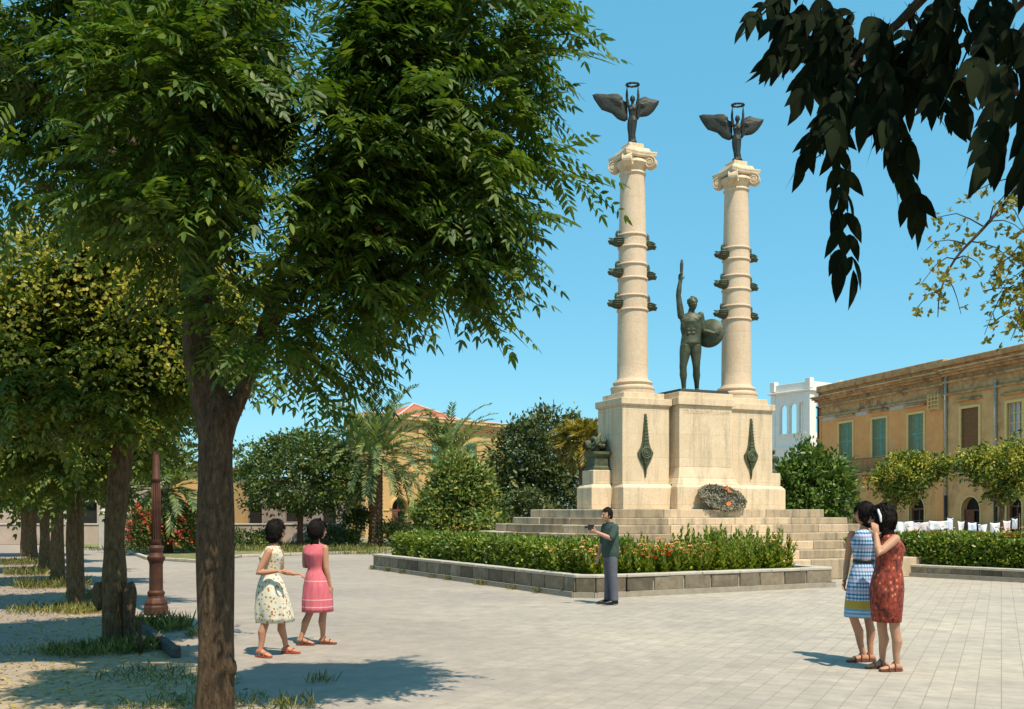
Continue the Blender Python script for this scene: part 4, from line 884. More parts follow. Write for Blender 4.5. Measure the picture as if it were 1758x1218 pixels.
hexmesh('dried_leaves', np.array(pp), np.array(dd), np.array(nn), .085, .035, leaf_mat('dried_laurel',[(.07,.065,.045),(.13,.12,.085),(.20,.18,.14),(.30,.26,.22)],.05,.8,6), wr_)
for x, z in ((.12,.31),(.20,.24),(.14,-.16),(.17,-.13)):
    mb = MB()
    for q in range(7): a = q*.9; mb.ell(wp(x+.035*math.cos(a), z+.035*math.sin(a), .13), (V(.032,0,0),V(0,.02,0),V(0,0,.03)), 8, 6)
    mb.build('flower', M('orange_bloom',(.55,.13,.03),(.62,.22,.06),8,.8,.3), wr_, smooth=True)

# ------------------------------------------------------------------ flowerbeds
def bed(name, label, walls, h):
    t = thing(name, label, 'flowerbed wall', (walls[0][0].x, walls[0][0].y, 0)); off = (walls[0][0].x, walls[0][0].y, 0)
    st_, mo, fo, cp = MB(), MB(), MB(), MB()
    for a, b in walls:
        d = (b-a).normalized(); n = V(-d.y,d.x,0)
        blocks(st_, a, b, h-.06, .22, .68, .035, .10)
        A, B = a+d*.02+n*.035, b-d*.02+n*.035
        v = [A,B,B+n*.16,A+n*.16]; mo.add([(p.x,p.y,.0) for p in v]+[(p.x,p.y,h-.075) for p in v], [(0,3,2,1),(4,5,6,7),(0,1,5,4),(1,2,6,5),(2,3,7,6),(3,0,4,7)])
        v = [a-n*.06-d*.05, b-n*.06+d*.05, b+n*.2+d*.05, a+n*.2-d*.05]; fo.add([(p.x,p.y,-.02) for p in v]+[(p.x,p.y,.105) for p in v], [(0,3,2,1),(4,5,6,7),(0,1,5,4),(1,2,6,5),(2,3,7,6),(3,0,4,7)])
        blocks(cp, a-n*.015, b-n*.015, h, .25, .95, .008, h-.062)
    st_.build('stone_course', m_block, t, off, bevel=.012); mo.build('mortar', m_mortar, t, off); fo.build('footing', m_footing, t, off); cp.build('coping', m_coping, t, off, bevel=.012)
    return t
BC = V(1.35,19.0,0); BL = V(-4.06,28.9,0); BR = V(7.1,21.95,0)
cor = [V(1.02,19.60,0), V(1.22,19.22,0), V(1.62,19.12,0), V(2.25,19.38,0)]
bed('flowerbed_wall', 'long grey stone flowerbed wall with corner in front of the monument steps', [(BL,cor[0]),(cor[0],cor[1]),(cor[1],cor[2]),(cor[2],cor[3]),(cor[3],BR),(BR,BR+V(-.85,1.97,0)),(V(-1.6,30.4,0),BL)][:6], .44)
RB0, RB1 = V(9.75,26.1,0), V(13.4,21.6,0)
bed('flowerbed_wall', 'low dark stone flowerbed wall under the hedge, behind the two close women', [(RB0,RB1)], .31)
soil = M('bed_soil', (.06,.045,.03), (.12,.09,.06), 6, 1, .6, 20, .03)
sheet('soil', [(p.x,p.y) for p in (BL+V(.25,0,0), cor[0]+V(.25,.1,0), cor[2]+V(0,.25,0), BR+V(-.1,.15,0), V(6.3,24,0), V(2,27,0), V(-1,31,0))], .36, soil)
sheet('soil', [(RB0.x+.2,RB0.y+.1),(RB1.x+.2,RB1.y+.2),(24,26),(16,36),(11,32)], .24, soil)

def hedge(name, label, a, b, wdt, z0, z1, n, lf, mat, seed, jag=.06, flower=None):
    """clipped hedge: leaves crowding the faces of a long box"""
    a, b = Vector(a), Vector(b); rng = np.random.default_rng(seed); d = b-a; L = d.length; d.normalize(); nv = V(-d.y,d.x,0)
    t = thing(name, label, 'hedge', (a.x,a.y,0)); u_ = rng.random(n)*L
    q = rng.random(n); face = np.where(q < .5, 0, np.where(q < .85, 1, 2)); wv = np.where(face == 0, rng.normal(size=n)*.05, np.where(face == 1, rng.random(n)*wdt, wdt+rng.normal(size=n)*.04))
    e2 = rng.random(n); u_ = np.where(e2 < .05, rng.random(n)*.35, np.where(e2 > .95, L-rng.random(n)*.35, u_)); wv = np.where((e2 < .05)|(e2 > .95), rng.random(n)*wdt, wv)
    lump = np.array([noise.noise(Vector((x*1.3, seed, 0)))*jag*2 + noise.noise(Vector((x*4, seed, 2)))*jag for x in u_])
    zz = np.where(face == 1, z1+lump+rng.normal(size=n)*.03, z0+rng.random(n)*(z1-z0)+lump*.4)
    wv = wv+np.array([noise.noise(Vector((x*2, z*3, seed)))*.09 for x, z in zip(u_, zz)])*(face == 0)
    pos_ = np.array([a.x,a.y,0])+u_[:,None]*np.array(d)+wv[:,None]*np.array(nv); pos_[:,2] = zz
    outd = np.where((face == 0)[:,None], -np.array(nv), np.where((face == 1)[:,None], [0,0,1.0], np.array(nv)))
    dd = outd*.7+rng.normal(size=(n,3))*.6+np.array([0,0,.35]); s = .6+.8*rng.random(n)
    hexmesh('foliage', pos_, dd, rng.normal(size=(n,3))*.6+outd*.5+np.array([0,0,.5]), lf[0]*s, lf[1]*s, mat, t, (a.x,a.y,0))
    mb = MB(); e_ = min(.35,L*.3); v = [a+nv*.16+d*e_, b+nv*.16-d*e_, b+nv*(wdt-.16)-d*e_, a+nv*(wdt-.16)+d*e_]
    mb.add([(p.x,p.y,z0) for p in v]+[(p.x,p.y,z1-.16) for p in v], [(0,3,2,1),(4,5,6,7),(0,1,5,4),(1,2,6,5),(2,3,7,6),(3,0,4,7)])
    mb.build('dark_core', m_leaf_dark, t, (a.x,a.y,0)); return t  # solid dark box behind the leaves, standing in for the hedge's inner shade
hd = (cor[0]-BL).normalized(); hn = V(-hd.y,hd.x,0)
hedge('hedge', 'clipped green hedge along the flowerbed wall running from the palm to the man', BL+hn*.42+hd*.5, cor[0]+hn*.42+hd*.1, 1.3, .36, 1.00, 15000, (.085,.045), m_leaf_hedge, 2)
rd_ = (RB1-RB0).normalized(); rn = V(-rd_.y,rd_.x,0)
hedge('hedge', 'dense green hedge above the low dark wall, in front of the hanging laundry', RB0+rn*.38-rd_*.3, RB1+rn*.38+rd_*.5, 1.6, .24, 1.02, 15000, (.085,.045), m_leaf_hedge, 6, .10)
hedge('hedge', 'small low green shrub growing on the steps beside the women', ML(5.2,-2.75,0)+V(0,0,0), ML(5.9,-2.75,0), .4, .5, .95, 900, (.08,.04), m_leaf_hedge, 9, .08)

# flowering plants in the corner of the bed: a few models, copied
def flower_model(seed, hgt, spiky, nblo, mat_b, label, name):
    rng = np.random.default_rng(seed); t = thing(name, label, 'flower', (0,0,-50), 0, 'flowering plants in the monument bed')
    pp, dd, nn, LL = [], [], [], []
    ns = 7 if not spiky else 4
    tips = []
    for s_ in range(ns):
        a = rng.random()*6.28; lean = rng.uniform(.15,.65) if not spiky else rng.uniform(.02,.22); base = np.array([rng.normal()*.07, rng.normal()*.07, 0]); hh = hgt*rng.uniform(.65,1.05)
        dirv = np.array([math.cos(a)*lean, math.sin(a)*lean, 1.0])
        for q in range(40 if spiky else 24):
            z = (q+1)/(40 if spiky else 24)
            b_ = q*2.4+a; p = base+dirv*hh*z; pp.append(p); k = .9-.6*z
            dd.append((math.cos(b_)*k, math.sin(b_)*k, .55+.5*z)); nn.append((-math.cos(b_)*.5, -math.sin(b_)*.5, 1)); LL.append((.18 if not spiky else .17)*(1-.55*z)*rng.uniform(.8,1.2))
        tips.append(base+dirv*hh)
    LL = np.array(LL); hexmesh('foliage', np.array(pp), np.array(dd), np.array(nn), LL, LL*.40, m_leaf_flowerbed, t)
    for q in range(nblo):
        p = tips[q % ns]*(1.04 if q < ns else .86)+rng.normal(size=3)*.05; a = np.arange(10)*.628; n_ = 10
        hexmesh('blossom', np.tile(p,(n_,1)), np.stack([np.cos(a),np.sin(a)*.9-.1,np.full(n_,.35)],1)+rng.normal(size=(n_,3))*.2, np.tile([0,-.6,1.0],(n_,1)), .060, .036, mat_b, t)
    return t
def copy_tree(o, parent=None):
    c = o.copy(); C.objects.link(c)
    if parent is not None: c.parent = parent
    for ch in list(o.children): copy_tree(ch, c)
    return c
models = [flower_model(1,.62,False,9,m_orange,'leafy zinnia plant with orange blooms in the bed before the monument steps','zinnia_plant'),
          flower_model(2,.55,False,6,m_red,'leafy zinnia plant with red blooms in the bed before the monument steps','zinnia_plant'),
          flower_model(3,.86,True,0,m_orange,'tall spiky green plant without blooms in the bed before the monument steps','spike_plant'),
          flower_model(4,.78,True,0,m_orange,'tall spiky green plant without blooms in the bed before the monument steps','spike_plant'),
          flower_model(5,.66,False,0,m_orange,'bushy green plant without blooms in the bed before the monument steps','bedding_plant')]
ud = (BR-cor[3]).normalized(); un = V(-ud.y,ud.x,0); used = set(); Lb = (BR-cor[2]).length
def put(i, p, rz, sc):
    o = models[i] if i not in used else copy_tree(models[i]); used.add(i)
    o.location = p; o.rotation_euler = (rnd.uniform(-.06,.06), rnd.uniform(-.06,.06), rz); o.scale = (sc,sc,sc*rnd.uniform(.9,1.1))
for row in range(6):
    for k in range(23):
        u_ = (k+rnd.uniform(-.4,.4)+.5)/23; t_ = u_*(Lb-.75)
        p = cor[2]+ud*t_+un*(.42+row*.30+rnd.uniform(-.1,.1)); p.z = .35
        q = rnd.random()
        if u_ > .60: i = 2 if q < .34 else 3 if q < .52 else 4 if q < .93 else 0
        else: i = (0 if q < .36 else 1 if q < .46 else 4) if row < 4 else (3 if q < .45 else 4)
        put(i, p, rnd.uniform(0,6.28), (rnd.uniform(.80,1.22) if i in (2,3) else rnd.uniform(.85,1.2))*(1.0 if u_ > .6 else .85))
for k in range(16):
    p = RB0+rd_*rnd.uniform(.3,5)+rn*rnd.uniform(.9,1.8); p.z = .5
    o = copy_tree(models[k % 2]); o.location = p; o.scale = (1,1,1.1); o['label'] = ('leafy zinnia plant with orange blooms' if k % 2 == 0 else 'leafy zinnia plant with red blooms')+' rising out of the hedge before the laundry'; o['group'] = 'flowering plants in the right hedge'

# ------------------------------------------------------------------ near street tree
T0 = V(-2.36,7.9,0)
tr = thing('street_tree', 'large leaning pinnate-leaved street tree with forked trunk, nearest of the row', 'tree', T0, group='street trees along the path')
mb = MB()
trunk_tube(mb, [V(-2.37,7.9,-.05),V(-2.37,7.9,.12),V(-2.37,7.9,.6),V(-2.365,7.9,1.3),V(-2.36,7.9,2.0),V(-2.35,7.9,2.35),V(-2.35,7.9,2.55),V(-2.35,7.9,2.68)], [.185,.155,.140,.135,.138,.150,.10,.03], 30, .14, 1.0, 10)
trunk_tube(mb, [V(-2.37,7.9,1.9),V(-2.39,7.9,2.25),V(-2.46,7.92,2.62),V(-2.53,7.95,3.0),V(-2.50,7.95,3.5),V(-2.46,7.9,4.2),V(-2.5,7.9,5.0),V(-2.7,7.9,6.0)], [.08,.12,.12,.115,.11,.105,.085,.05], 18, .14, 3.0)
trunk_tube(mb, [V(-2.33,7.9,1.95),V(-2.28,7.9,2.3),V(-2.19,7.95,2.55),V(-2.10,8.05,2.85),V(-2.02,8.2,3.3),V(-1.75,8.3,4.1),V(-1.3,8.3,4.8)], [.06,.075,.062,.055,.05,.042,.03], 16, .14, 6.0)
mb.ell(V(-2.23,7.84,.42), (V(.055,0,0),V(0,.06,0),V(0,0,.085)), 12, 8, lambda d: 1+.25*noise.noise(d*3))
ends = [V(-.2,8.2,5.5),V(.1,8.0,4.6),V(-.6,7.5,3.9),V(-1.3,8.2,6.3),V(-4.1,9.2,5.2),V(-4.7,9.3,5.8),V(-3.5,9,4.4),V(-2.2,7.2,6.5),V(-1.7,8.1,3.4)]
for e in ends:
    s0 = V(-2.46,7.9,4.1) if e.x < -2 else V(-1.8,8.28,4.0)
    if e.z > 6: s0 = V(-2.5,7.8,5.0)
    if e.z < 3.5: s0 = V(-2.05,8.15,3.1)
    trunk_tube(mb, path(s0, e, .12, 6, .08), [.055,.045,.036,.028,.02,.01], 8, .1, e.x, 3)
mb.v = [(a-T0.x, b-T0.y, c-T0.z) for a, b, c in mb.v]; fused('trunk', mb, m_bark, tr, .013, 7)
Lh = -to_sun; slope = Lh / -Lh.z
def no_shade(boxes):
    def cull(p):
        keep = np.ones(len(p), bool)
        for x0,x1,y0,y1,zs in boxes:
            for z in zs:
                q = p+np.array(slope)[None]*(p[:,2:3]-z); keep &= ~((q[:,0] > x0)&(q[:,0] < x1)&(q[:,1] > y0)&(q[:,1] < y1)&(p[:,2] > z))
        return keep
    return cull
women = no_shade([(-3.35,-1.55,10.75,13.0,(.1,.5,.9,1.3,1.6))])
def B_(px, py, Y, rx, ry, wt=1.0): c = P(px,py,Y); return (c.x, Y, c.z, rx*Y/F, .35, ry*Y/F, wt)
near_ells = [(-2.9,9.4,6.1,1.9,.8,1.0,.8),(-4.2,9.6,5.9,1.2,.6,.8,.8),(-3.6,9.5,5.1,.9,.5,.5,.8),(-1.7,8.2,6.1,1.0,1.0,.8,.9),(-1.6,8.1,5.1,.9,.9,.7,.9),(-2.2,8.6,4.8,.8,.7,.5,.9),(-4.9,9.6,5.2,.4,.4,.4)]
edge_ells = [B_(850,0,8.0,50,18),B_(820,60,7.8,60,35),B_(830,125,8.2,36,20),B_(900,165,8.1,16,7,2),B_(800,160,8.0,60,40),B_(840,228,7.9,34,16),B_(895,265,8.0,18,7,2),B_(810,280,8.1,50,30),B_(850,320,7.8,25,12),B_(330,130,7.8,60,60),B_(340,340,7.6,60,40),B_(810,350,8.0,60,35),B_(840,405,8.1,30,18),B_(760,430,7.9,45,28),B_(770,480,8.0,22,20),B_(690,400,7.8,60,40),
  B_(690,470,8.1,40,25),B_(620,450,7.9,45,35),B_(590,520,8.0,36,28),B_(560,580,8.1,28,28),B_(520,620,8.0,22,24),B_(530,480,7.6,40,35),B_(480,560,7.7,26,30),B_(600,350,7.7,70,50),B_(700,250,7.6,80,60),B_(760,120,7.8,80,60),B_(560,230,7.5,80,60),B_(620,90,7.6,90,60),B_(450,330,7.4,60,50),B_(430,180,7.4,80,60),B_(330,260,7.6,60,60),B_(250,130,7.8,80,60),B_(200,290,8.2,50,50),B_(260,380,8.2,50,30),B_(120,330,8.6,50,40),B_(90,130,8.4,70,60),B_(480,60,7.6,90,60),B_(330,40,7.8,90,50)]
rng = np.random.default_rng(21)
grd = no_shade([(-7,-2.7,7.9,11.0,(0.0,)), (-6.4,-3.1,10.9,12.8,(2.9,3.3,3.7,4.1,4.5))])
def near_cull(p): return women(p) & (grd(p) | (rng.random(len(p)) < .14))
front_ells = [(-1.98,7.6,3.15,.16,.15,.22),(-2.40,7.35,3.65,.34,.22,.26),(-2.5,7.3,4.2,.45,.25,.35),(-2.45,7.2,4.8,.5,.3,.45),(-2.3,7.35,5.4,.4,.2,.4)]
fa = compound(rng, front_ells, 130, 8, .36, .36, 7, (.112,.034), .30, women, .1); fb = compound(rng, near_ells, 850, 8, .42, .38, 7, (.112,.034), .25, women, .15)
fc = compound(rng, edge_ells, 680, 7, .50, .40, 7, (.120,.035), .22, women, .05, down=.04); fb = [np.concatenate([x, y]) for x, y in zip(fb, fc)]
tufts = np.sin(fb[0][:,0]*2.9+1)*np.sin(fb[0][:,1]*3.1)*np.sin(fb[0][:,2]*3.3+2) > .55
lit = women(fb[0]) & (grd(fb[0]) | (tufts & (fb[0][:,1] < 9.0))); fb = [x[lit] for x in fb]
hexmesh('crown', *[np.concatenate([x, y]) for x, y in zip(fa, fb)], m_leaf_near, tr, T0)
p_, d_, _ = in_ells(rng, [(-.95,7.6,3.85,.18,.15,.28),(-2.3,7.3,4.2,.5,.3,.2),(-3.9,7.2,5.7,.1,.1,.1)], 260, .0)
hexmesh('blossoms', p_, rng.normal(size=(260,3))+[0,0,.8], rng.normal(size=(260,3)), .05, .035, m_blossom, tr, T0)

# ------------------------------------------------------------------ the row of trees behind it
row = [(-4.90,12.2,.135,2.35,'second street tree along the path with a burl and cut stump at its foot'),
       (-7.50,17.0,.135,1.95,'third street tree along the path with thick straight brown trunk'),
       (-10.25,22.3,.140,2.0,'fourth street tree along the path, slim trunk just behind the thick one'),
       (-12.7,26.9,.14,2.0,'fifth street tree along the path, further down the line'),
       (-15.5,32.0,.14,2.0,'sixth street tree along the path, pale thin trunk'),
       (-18.2,37.0,.14,2.0,'last street tree along the path, near the far wall')]
for i, (x, y, r_, zc, lab) in enumerate(row):
    t = thing('street_tree', lab, 'tree', (x,y,0), group='street trees along the path'); B = V(x,y,0); mb = MB()
    lx = .10 if i == 0 else rnd.uniform(-.1,.1)
    trunk_tube(mb, [B+V(.02,0,-.05), B+V(.02,0,.1), B+V(0,0,.6), B+V(.0,0,1.2), B+V(lx*.4,0,1.9), B+V(lx,.05,2.6), B+V(lx*1.5,.1,3.6)], [r_*1.5,r_*1.2,r_*1.03,r_*.95,r_*.88,r_*.8,r_*.4], 18, .16, i*3.1, 6)
    if i == 0:
        mb.ell(B+V(-.17,-.02,.62), (V(.09,0,0),V(0,.09,0),V(0,0,.17)), 12, 10, lambda d: 1+.3*noise.noise(d*3))
    cz = 3.85 if i == 0 else 3.9
    ells = [(x,y,cz,1.35,1.1,1.0),(x-1.0,y-.1,cz-.3,.9,.8,.8),(x+.8,y+.1,cz+.0,.8,.9,.75),(x-.1,y-.6,cz-.75,1.0,.9,.55),(x+.1,y,cz+.8,.9,.9,.55)]
    if i == 1: ells = [(x,y,3.6,1.6,1.2,1.2),(x-1.0,y,3.1,1.2,.9,.8),(x+.9,y,3.2,1.1,.8,.8),(x,y-.5,2.6,1.2,.6,.5),(x,y,4.5,1.1,.9,.7)]
    if i >= 2: ells = [(x,y,3.6,1.7,1.2,1.2),(x-.9,y,3.0,1.2,.9,.9),(x+.9,y,3.1,1.2,.9,.9),(x,y,4.5,1.2,.9,.7)]
    for e in ells: trunk_tube(mb, path(B+V(lx,.05,2.5), V(e[0],e[1],e[2]), .1, 5, .06), [.07,.05,.04,.03,.015], 8, .1, e[0], 2)
    mb.build('trunk', m_bark_grey if i else m_bark_grey, t, B, smooth=True)
    rng = np.random.default_rng(40+i)
    if i < 2: hexmesh('crown', *compound(rng, ells, 950 if i == 0 else 1000, 7, .40, .30, 5, (.10,.045), .35, None, .15, thin=False), m_leaf_row, t, B)
    else: hexmesh('crown', *compound(rng, ells, 800, 6, .45, .32, 4, (.15,.075), .35, None, .15, thin=False), m_leaf_row, t, B)
    top = [(e[0]+.1,e[1]-.2,e[2]+.15,e[3]+.32,e[4]+.32,e[5]+.22) for e in ells]
    nb = 260 if i == 0 else 190; c_, d_, _ = in_ells(rng, top, nb*3, .85); ok_ = (d_[:,2] > -.1) & (d_[:,1] < .5); c_ = c_[ok_][:nb]; nb = len(c_); k = np.repeat(np.arange(nb), 34); p_ = c_[k]+rng.normal(size=(len(k),3))*[.10,.10,.14]
    hexmesh('blossoms', p_, rng.normal(size=(len(k),3))+[0,0,.6], rng.normal(size=(len(k),3)), .055 if i < 2 else .08, .04 if i < 2 else .06, m_blossom, t, B)
    if i == 0:
        stp = thing('tree_stump', 'dark cut stump standing against the foot of the second tree', 'stump', (x+.21,y-.05,0)); mb = MB()
        trunk_tube(mb, [V(x+.22,y-.05,-.03), V(x+.20,y-.05,.3), V(x+.20,y-.03,.66), V(x+.17,y-.03,.78)], [.085,.07,.075,.06], 12, .2, 9); mb.build('trunk', m_bark, stp, (x+.21,y-.05,0), smooth=True)
        pst = MB(); trunk_tube(pst, [V(-4.35,11.6,0), V(-4.36,11.6,.28), V(-4.37,11.6,.42)], [.03,.026,.022], 8, .1, 2); tag(pst.build('stake', m_bark, smooth=True), 'short dark wooden stake by the kerb near the second tree', 'stake')

# ------------------------------------------------------------------ lamp post
LP = Gd(268,1055); lp = thing('lamp_post', 'rust red cast iron lamp post beside the kerb, its top lost in leaves', 'lamp post', LP)
mb = MB(); mb.lathe([(.20,0),(.20,.13),(.185,.15),(.19,.19),(.165,.24),(.14,.27),(.135,.30)], (0,0), 8); mb.build('foot', m_iron, lp, bevel=.006)
mb = MB(); mb.lathe([(.125,.30),(.135,.33),(.135,.36),(.108,.39),(.104,.80),(.110,.83),(.12,.86),(.14,.89),(.14,.93),(.118,.95),(.10,1.0),(.115,1.05),(.115,1.08),(.085,1.12)], (0,0), 20); mb.build('drum', m_iron, lp, smooth=True).modifiers.new('e','EDGE_SPLIT').split_angle = .6
mb = MB(); mb.lathe([(.078,1.10),(.070,1.2),(.062,2.15),(.078,2.17),(.078,2.20),(.06,2.22),(.054,3.3),(.045,3.9)], (0,0), 18)
for q in range(12):
    a = q*math.pi/6; mb.tube([(.070*math.cos(a),.070*math.sin(a),1.22),(.062*math.cos(a),.062*math.sin(a),2.12)], .008, 5)
mb.build('shaft', m_iron, lp, smooth=True)
mb = MB(); mb.lathe([(.05,3.88),(.10,3.95),(.15,3.98),(.20,4.4),(.22,4.43),(.10,4.58),(.03,4.62)], (0,0), 8); mb.build('lantern', m_iron, lp)

# ------------------------------------------------------------------ dark hanging branch overhead, its tree out of the frame beside the camera
ot = thing('overhanging_tree', 'dark overhanging tree with large drooping leaves against the sky', 'tree', (3.6,.6,0)); B = V(3.6,.6,0)
mb = MB(); trunk_tube(mb, [V(3.6,.6,-.05),V(3.6,.6,.4),V(3.55,.65,1.6),V(3.45,.7,2.8),V(3.2,.9,3.8),V(2.8,1.3,4.6)], [.24,.19,.17,.15,.13,.09], 16, .12, 2)
fronds = []
# (start px,py) -> (end px,py) at a depth, number of leaflet pairs
FR = [(1440,130,1440,450,3.4,9,.95),(1500,160,1572,375,3.5,8,.95),(1560,20,1625,140,3.5,6,.9),(1470,40,1330,95,3.4,6,.8),(1450,20,1330,30,3.4,5,.8),(1430,60,1375,140,3.4,6,.9),(1560,60,1520,200,3.5,7,.9),(1640,60,1600,170,3.4,7,.9),(1470,60,1430,220,3.5,7,.95),(1430,60,1420,210,3.6,6,.9),(1740,40,1712,250,2.9,7,1.0),(1790,20,1758,290,2.9,8,1.1),
      (1600,60,1660,180,3.4,6,.8),(1540,90,1640,200,3.6,6,.8),(1660,10,1735,100,3.3,5,.8),(1480,90,1400,240,3.5,6,.9),(1450,130,1385,265,3.6,5,.8),(1530,30,1480,190,3.3,7,1.0),(1380,0,1340,100,3.4,6,.9),(1620,-20,1560,150,3.4,7,.9),(1700,-20,1690,120,3.2,6,.9),(1500,20,1530,200,3.4,7,1.0),(1440,20,1450,190,3.4,7,1.0),(1370,-30,1290,30,3.4,5,.7),(1590,20,1590,150,3.5,6,.9),(1650,-30,1610,90,3.5,6,.9),(1740,-20,1700,60,3.2,5,.8),(1760,90,1800,200,3.1,6,1.0),(1410,-10,1420,120,3.5,6,1.0),(1490,130,1560,250,3.5,6,.9),(1340,-40,1345,45,3.5,5,.8)]
rng = np.random.default_rng(8); A_ = []
for x0,y0,x1,y1,Y,n,s_ in FR:
    for rep in range(2):
        a = P(x0+rng.normal()*10*rep, y0+rng.normal()*8*rep, Y+rng.normal()*.22*rep); b = P(x1+rng.normal()*18*rep, y1+rng.normal()*18*rep, Y+rng.normal()*.25); fronds.append((a,b,n,s_))
# the rest of the crown, above and behind the camera, keeps the hanging leaves in shade
for q in range(420):
    a = V(rng.uniform(.4,5.2), rng.uniform(-1.6,3.2), rng.uniform(3.7,6.2)); 
    if a.z < H+(a.y)*.62+.35: continue
    fronds.append((a, a+V(rng.normal()*.25, rng.normal()*.25, -.30), 6, 1.25))
for a, b, n, s_ in fronds:
    d = (b-a); L = d.length; d.normalize(); sd = d.cross(V(0,1,0)).normalized()
    for k in range(n+1):
        t_ = (k+.4)/n; p = a.lerp(b, min(t_,1)); 
        for q in ((1,-1) if k < n else (0,)):
            dv = (d*.75+sd*q*.45+V(0,0,-.40)+Vector(rng.normal(size=3)*.12)); A_.append((p, dv, V(rng.normal()*.5,-1,.2), (.115 if k < n else .135)*s_*rng.uniform(.85,1.15)))
    A_.append((a, b-a, V(0,-1,0), -L))
pp = np.array([x[0] for x in A_]); dd = np.array([x[1] for x in A_]); nn = np.array([x[2] for x in A_]); LL = np.array([x[3] for x in A_])
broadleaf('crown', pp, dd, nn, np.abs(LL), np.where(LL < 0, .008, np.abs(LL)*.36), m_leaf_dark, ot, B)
for pts, rr_ in (([V(2.8,1.3,4.6),V(2.4,2.4,4.5),P(1600,-20,3.4),P(1500,60,3.4),P(1440,150,3.4)],[.05,.03,.018,.012,.006]),([V(2.8,1.3,4.6),V(2.6,2.4,4.3),P(1790,10,3.0),P(1745,160,2.9)],[.05,.03,.018,.008]),([P(1790,-30,3.3),P(1690,60,3.4),P(1560,110,3.4)],[.015,.01,.006]),([P(1580,90,3.4),P(1660,140,3.4),P(1760,165,3.3)],[.007,.007,.007])):
    trunk_tube(mb, pts, rr_, 8, .08, 1, 5)
mb.build('trunk', m_bark, ot, B, smooth=True)

# light twig with young leaves, from another tree beyond the right edge
yt = thing('young_tree', 'slender tree limb with sparse small yellow leaves reaching into the sky', 'tree', (5.5,5.0,0)); B = V(5.5,5.0,0); Yt = 5.0
mb = MB(); trunk_tube(mb, [V(5.5,5.0,-.05),V(5.5,5.0,1.2),V(5.3,5.0,2.3),V(4.8,5.0,3.2),P(2150,140,Yt)], [.09,.075,.06,.045,.035], 12, .1, 5)
main = [P(2150,140,Yt),P(1900,200,Yt),P(1770,260,Yt),P(1755,310,Yt),P(1690,390,Yt),P(1640,445,Yt),P(1615,500,Yt),P(1610,545,Yt)]
trunk_tube(mb, main, [.032,.02,.013,.010,.008,.006,.004,.002], 8, .05, 3)
A_ = []; rng = np.random.default_rng(77)
tw = [(1755,310,1660,340),(1690,390,1600,375),(1700,375,1740,330),(1660,420,1590,430),(1640,445,1580,490),(1615,500,1570,540),(1640,445,1690,470),(1665,415,1750,460),(1690,390,1758,400),(1700,560,1770,540),(1690,500,1770,520),(1620,480,1650,540),(1720,350,1770,410),(1740,490,1690,575),(1765,440,1700,470),(1770,520,1735,585),(1755,470,1770,560)]
tw += [(1770+rng.uniform(0,60), rng.uniform(300,560), rng.uniform(1690,1765), rng.uniform(480,580)) for q in range(10)]
for x0,y0,x1,y1 in tw:
    a, b = P(x0,y0,Yt), P(x1,y1,Yt+rng.normal()*.2); pts = path(a, b, .04, 5, .01); mb.tube(pts, [.004,.0033,.0026,.002,.0013], 5)
    for q in range(11):
        c = a.lerp(b, rng.uniform(.15,1.0))+Vector(rng.normal(size=3)*[.033,.053,.033]); k = rng.integers(4,8)
        for z in range(k): A_.append((c, rng.normal(size=3)+np.array([0,0,.2]), rng.normal(size=3), rng.uniform(.02,.04)))
mb.build('trunk', m_bark, yt, B, smooth=True)
LL = np.array([x[3] for x in A_]); hexmesh('crown', np.array([x[0] for x in A_]), np.array([x[1] for x in A_]), np.array([x[2] for x in A_]), LL, LL*.5, m_twig_leaf, yt, B)

# ------------------------------------------------------------------ trees and shrubs of the garden
def round_tree(name, label, base, ells, n, lf, mat, seed, tr_=.12, th=1.5, inner=.55, cat='tree', group=None, bk=None):
    t = thing(name, label, cat, base, group=group); mb = MB(); b = Vector(base)
    trunk_tube(mb, [b+V(0,0,-.05), b+V(0,0,th*.5), b+V(.05,0,th), b+V(0,.05,th*1.5)], [tr_*1.3,tr_,tr_*.9,tr_*.6], 12, .12, seed)
    for e in ells: mb.tube(path(b+V(.0,0,th), V(e[0],e[1],e[2]), .1, 5, .05), [tr_*.5,tr_*.4,tr_*.3,tr_*.2,tr_*.1], 7)
    mb.build('trunk', bk or m_bark_grey, t, b, smooth=True)
    hexmesh('crown', *leafball(np.random.default_rng(seed), ells, n, lf, inner), mat, t, b); return t
def E(px, py, Y, rpx, rpy, ry=None): c = P(px,py,Y); k = Y/F; return (c.x, Y, c.z, rpx*k, ry or rpx*k, rpy*k)
b = Gd(515,941); Y = b.y
round_tree('orange_tree', 'round topped dark green tree with slim trunk, behind the pink dressed woman', b, [E(515,815,Y,100,68),E(455,830,Y,48,50),E(575,835,Y,52,50),E(520,775,Y,62,38),E(560,790,Y+.5,50,40),E(440,800,Y+1,45,40)], 17000, (.17,.085), m_leaf_citrus, 3, .13, 1.8, bk=M('red_bark',(.10,.045,.03),(.18,.08,.05),8,.9,.5))
b = V(-2.6,33.5,0); Y = 33.5
round_tree('shrub', 'broad yellowish green evergreen shrub in front of the second palm', b, [E(780,890,Y,66,55),E(785,840,Y,50,48),E(780,800,Y,28,30),E(825,865,Y,36,42),E(735,898,Y,32,38),E(812,815,Y,22,24),E(845,905,Y-1,36,20)], 13000, (.15,.075), m_leaf_bush, 5, .1, .9, cat='shrub')
b = V(1.4,44,0); Y = 44
round_tree('holm_oak', 'tall dark dense evergreen tree behind the monument steps, beside the yellow palm', b, [E(925,790,Y,75,80),E(945,740,Y,48,38),E(880,790,Y,42,55),E(975,770,Y,40,55),E(915,840,Y,80,50),E(890,750,Y,25,30),E(985,735,Y,22,25),E(955,860,Y,70,40)], 17000, (.19,.09), m_leaf_holm, 7, .2, 2.0)
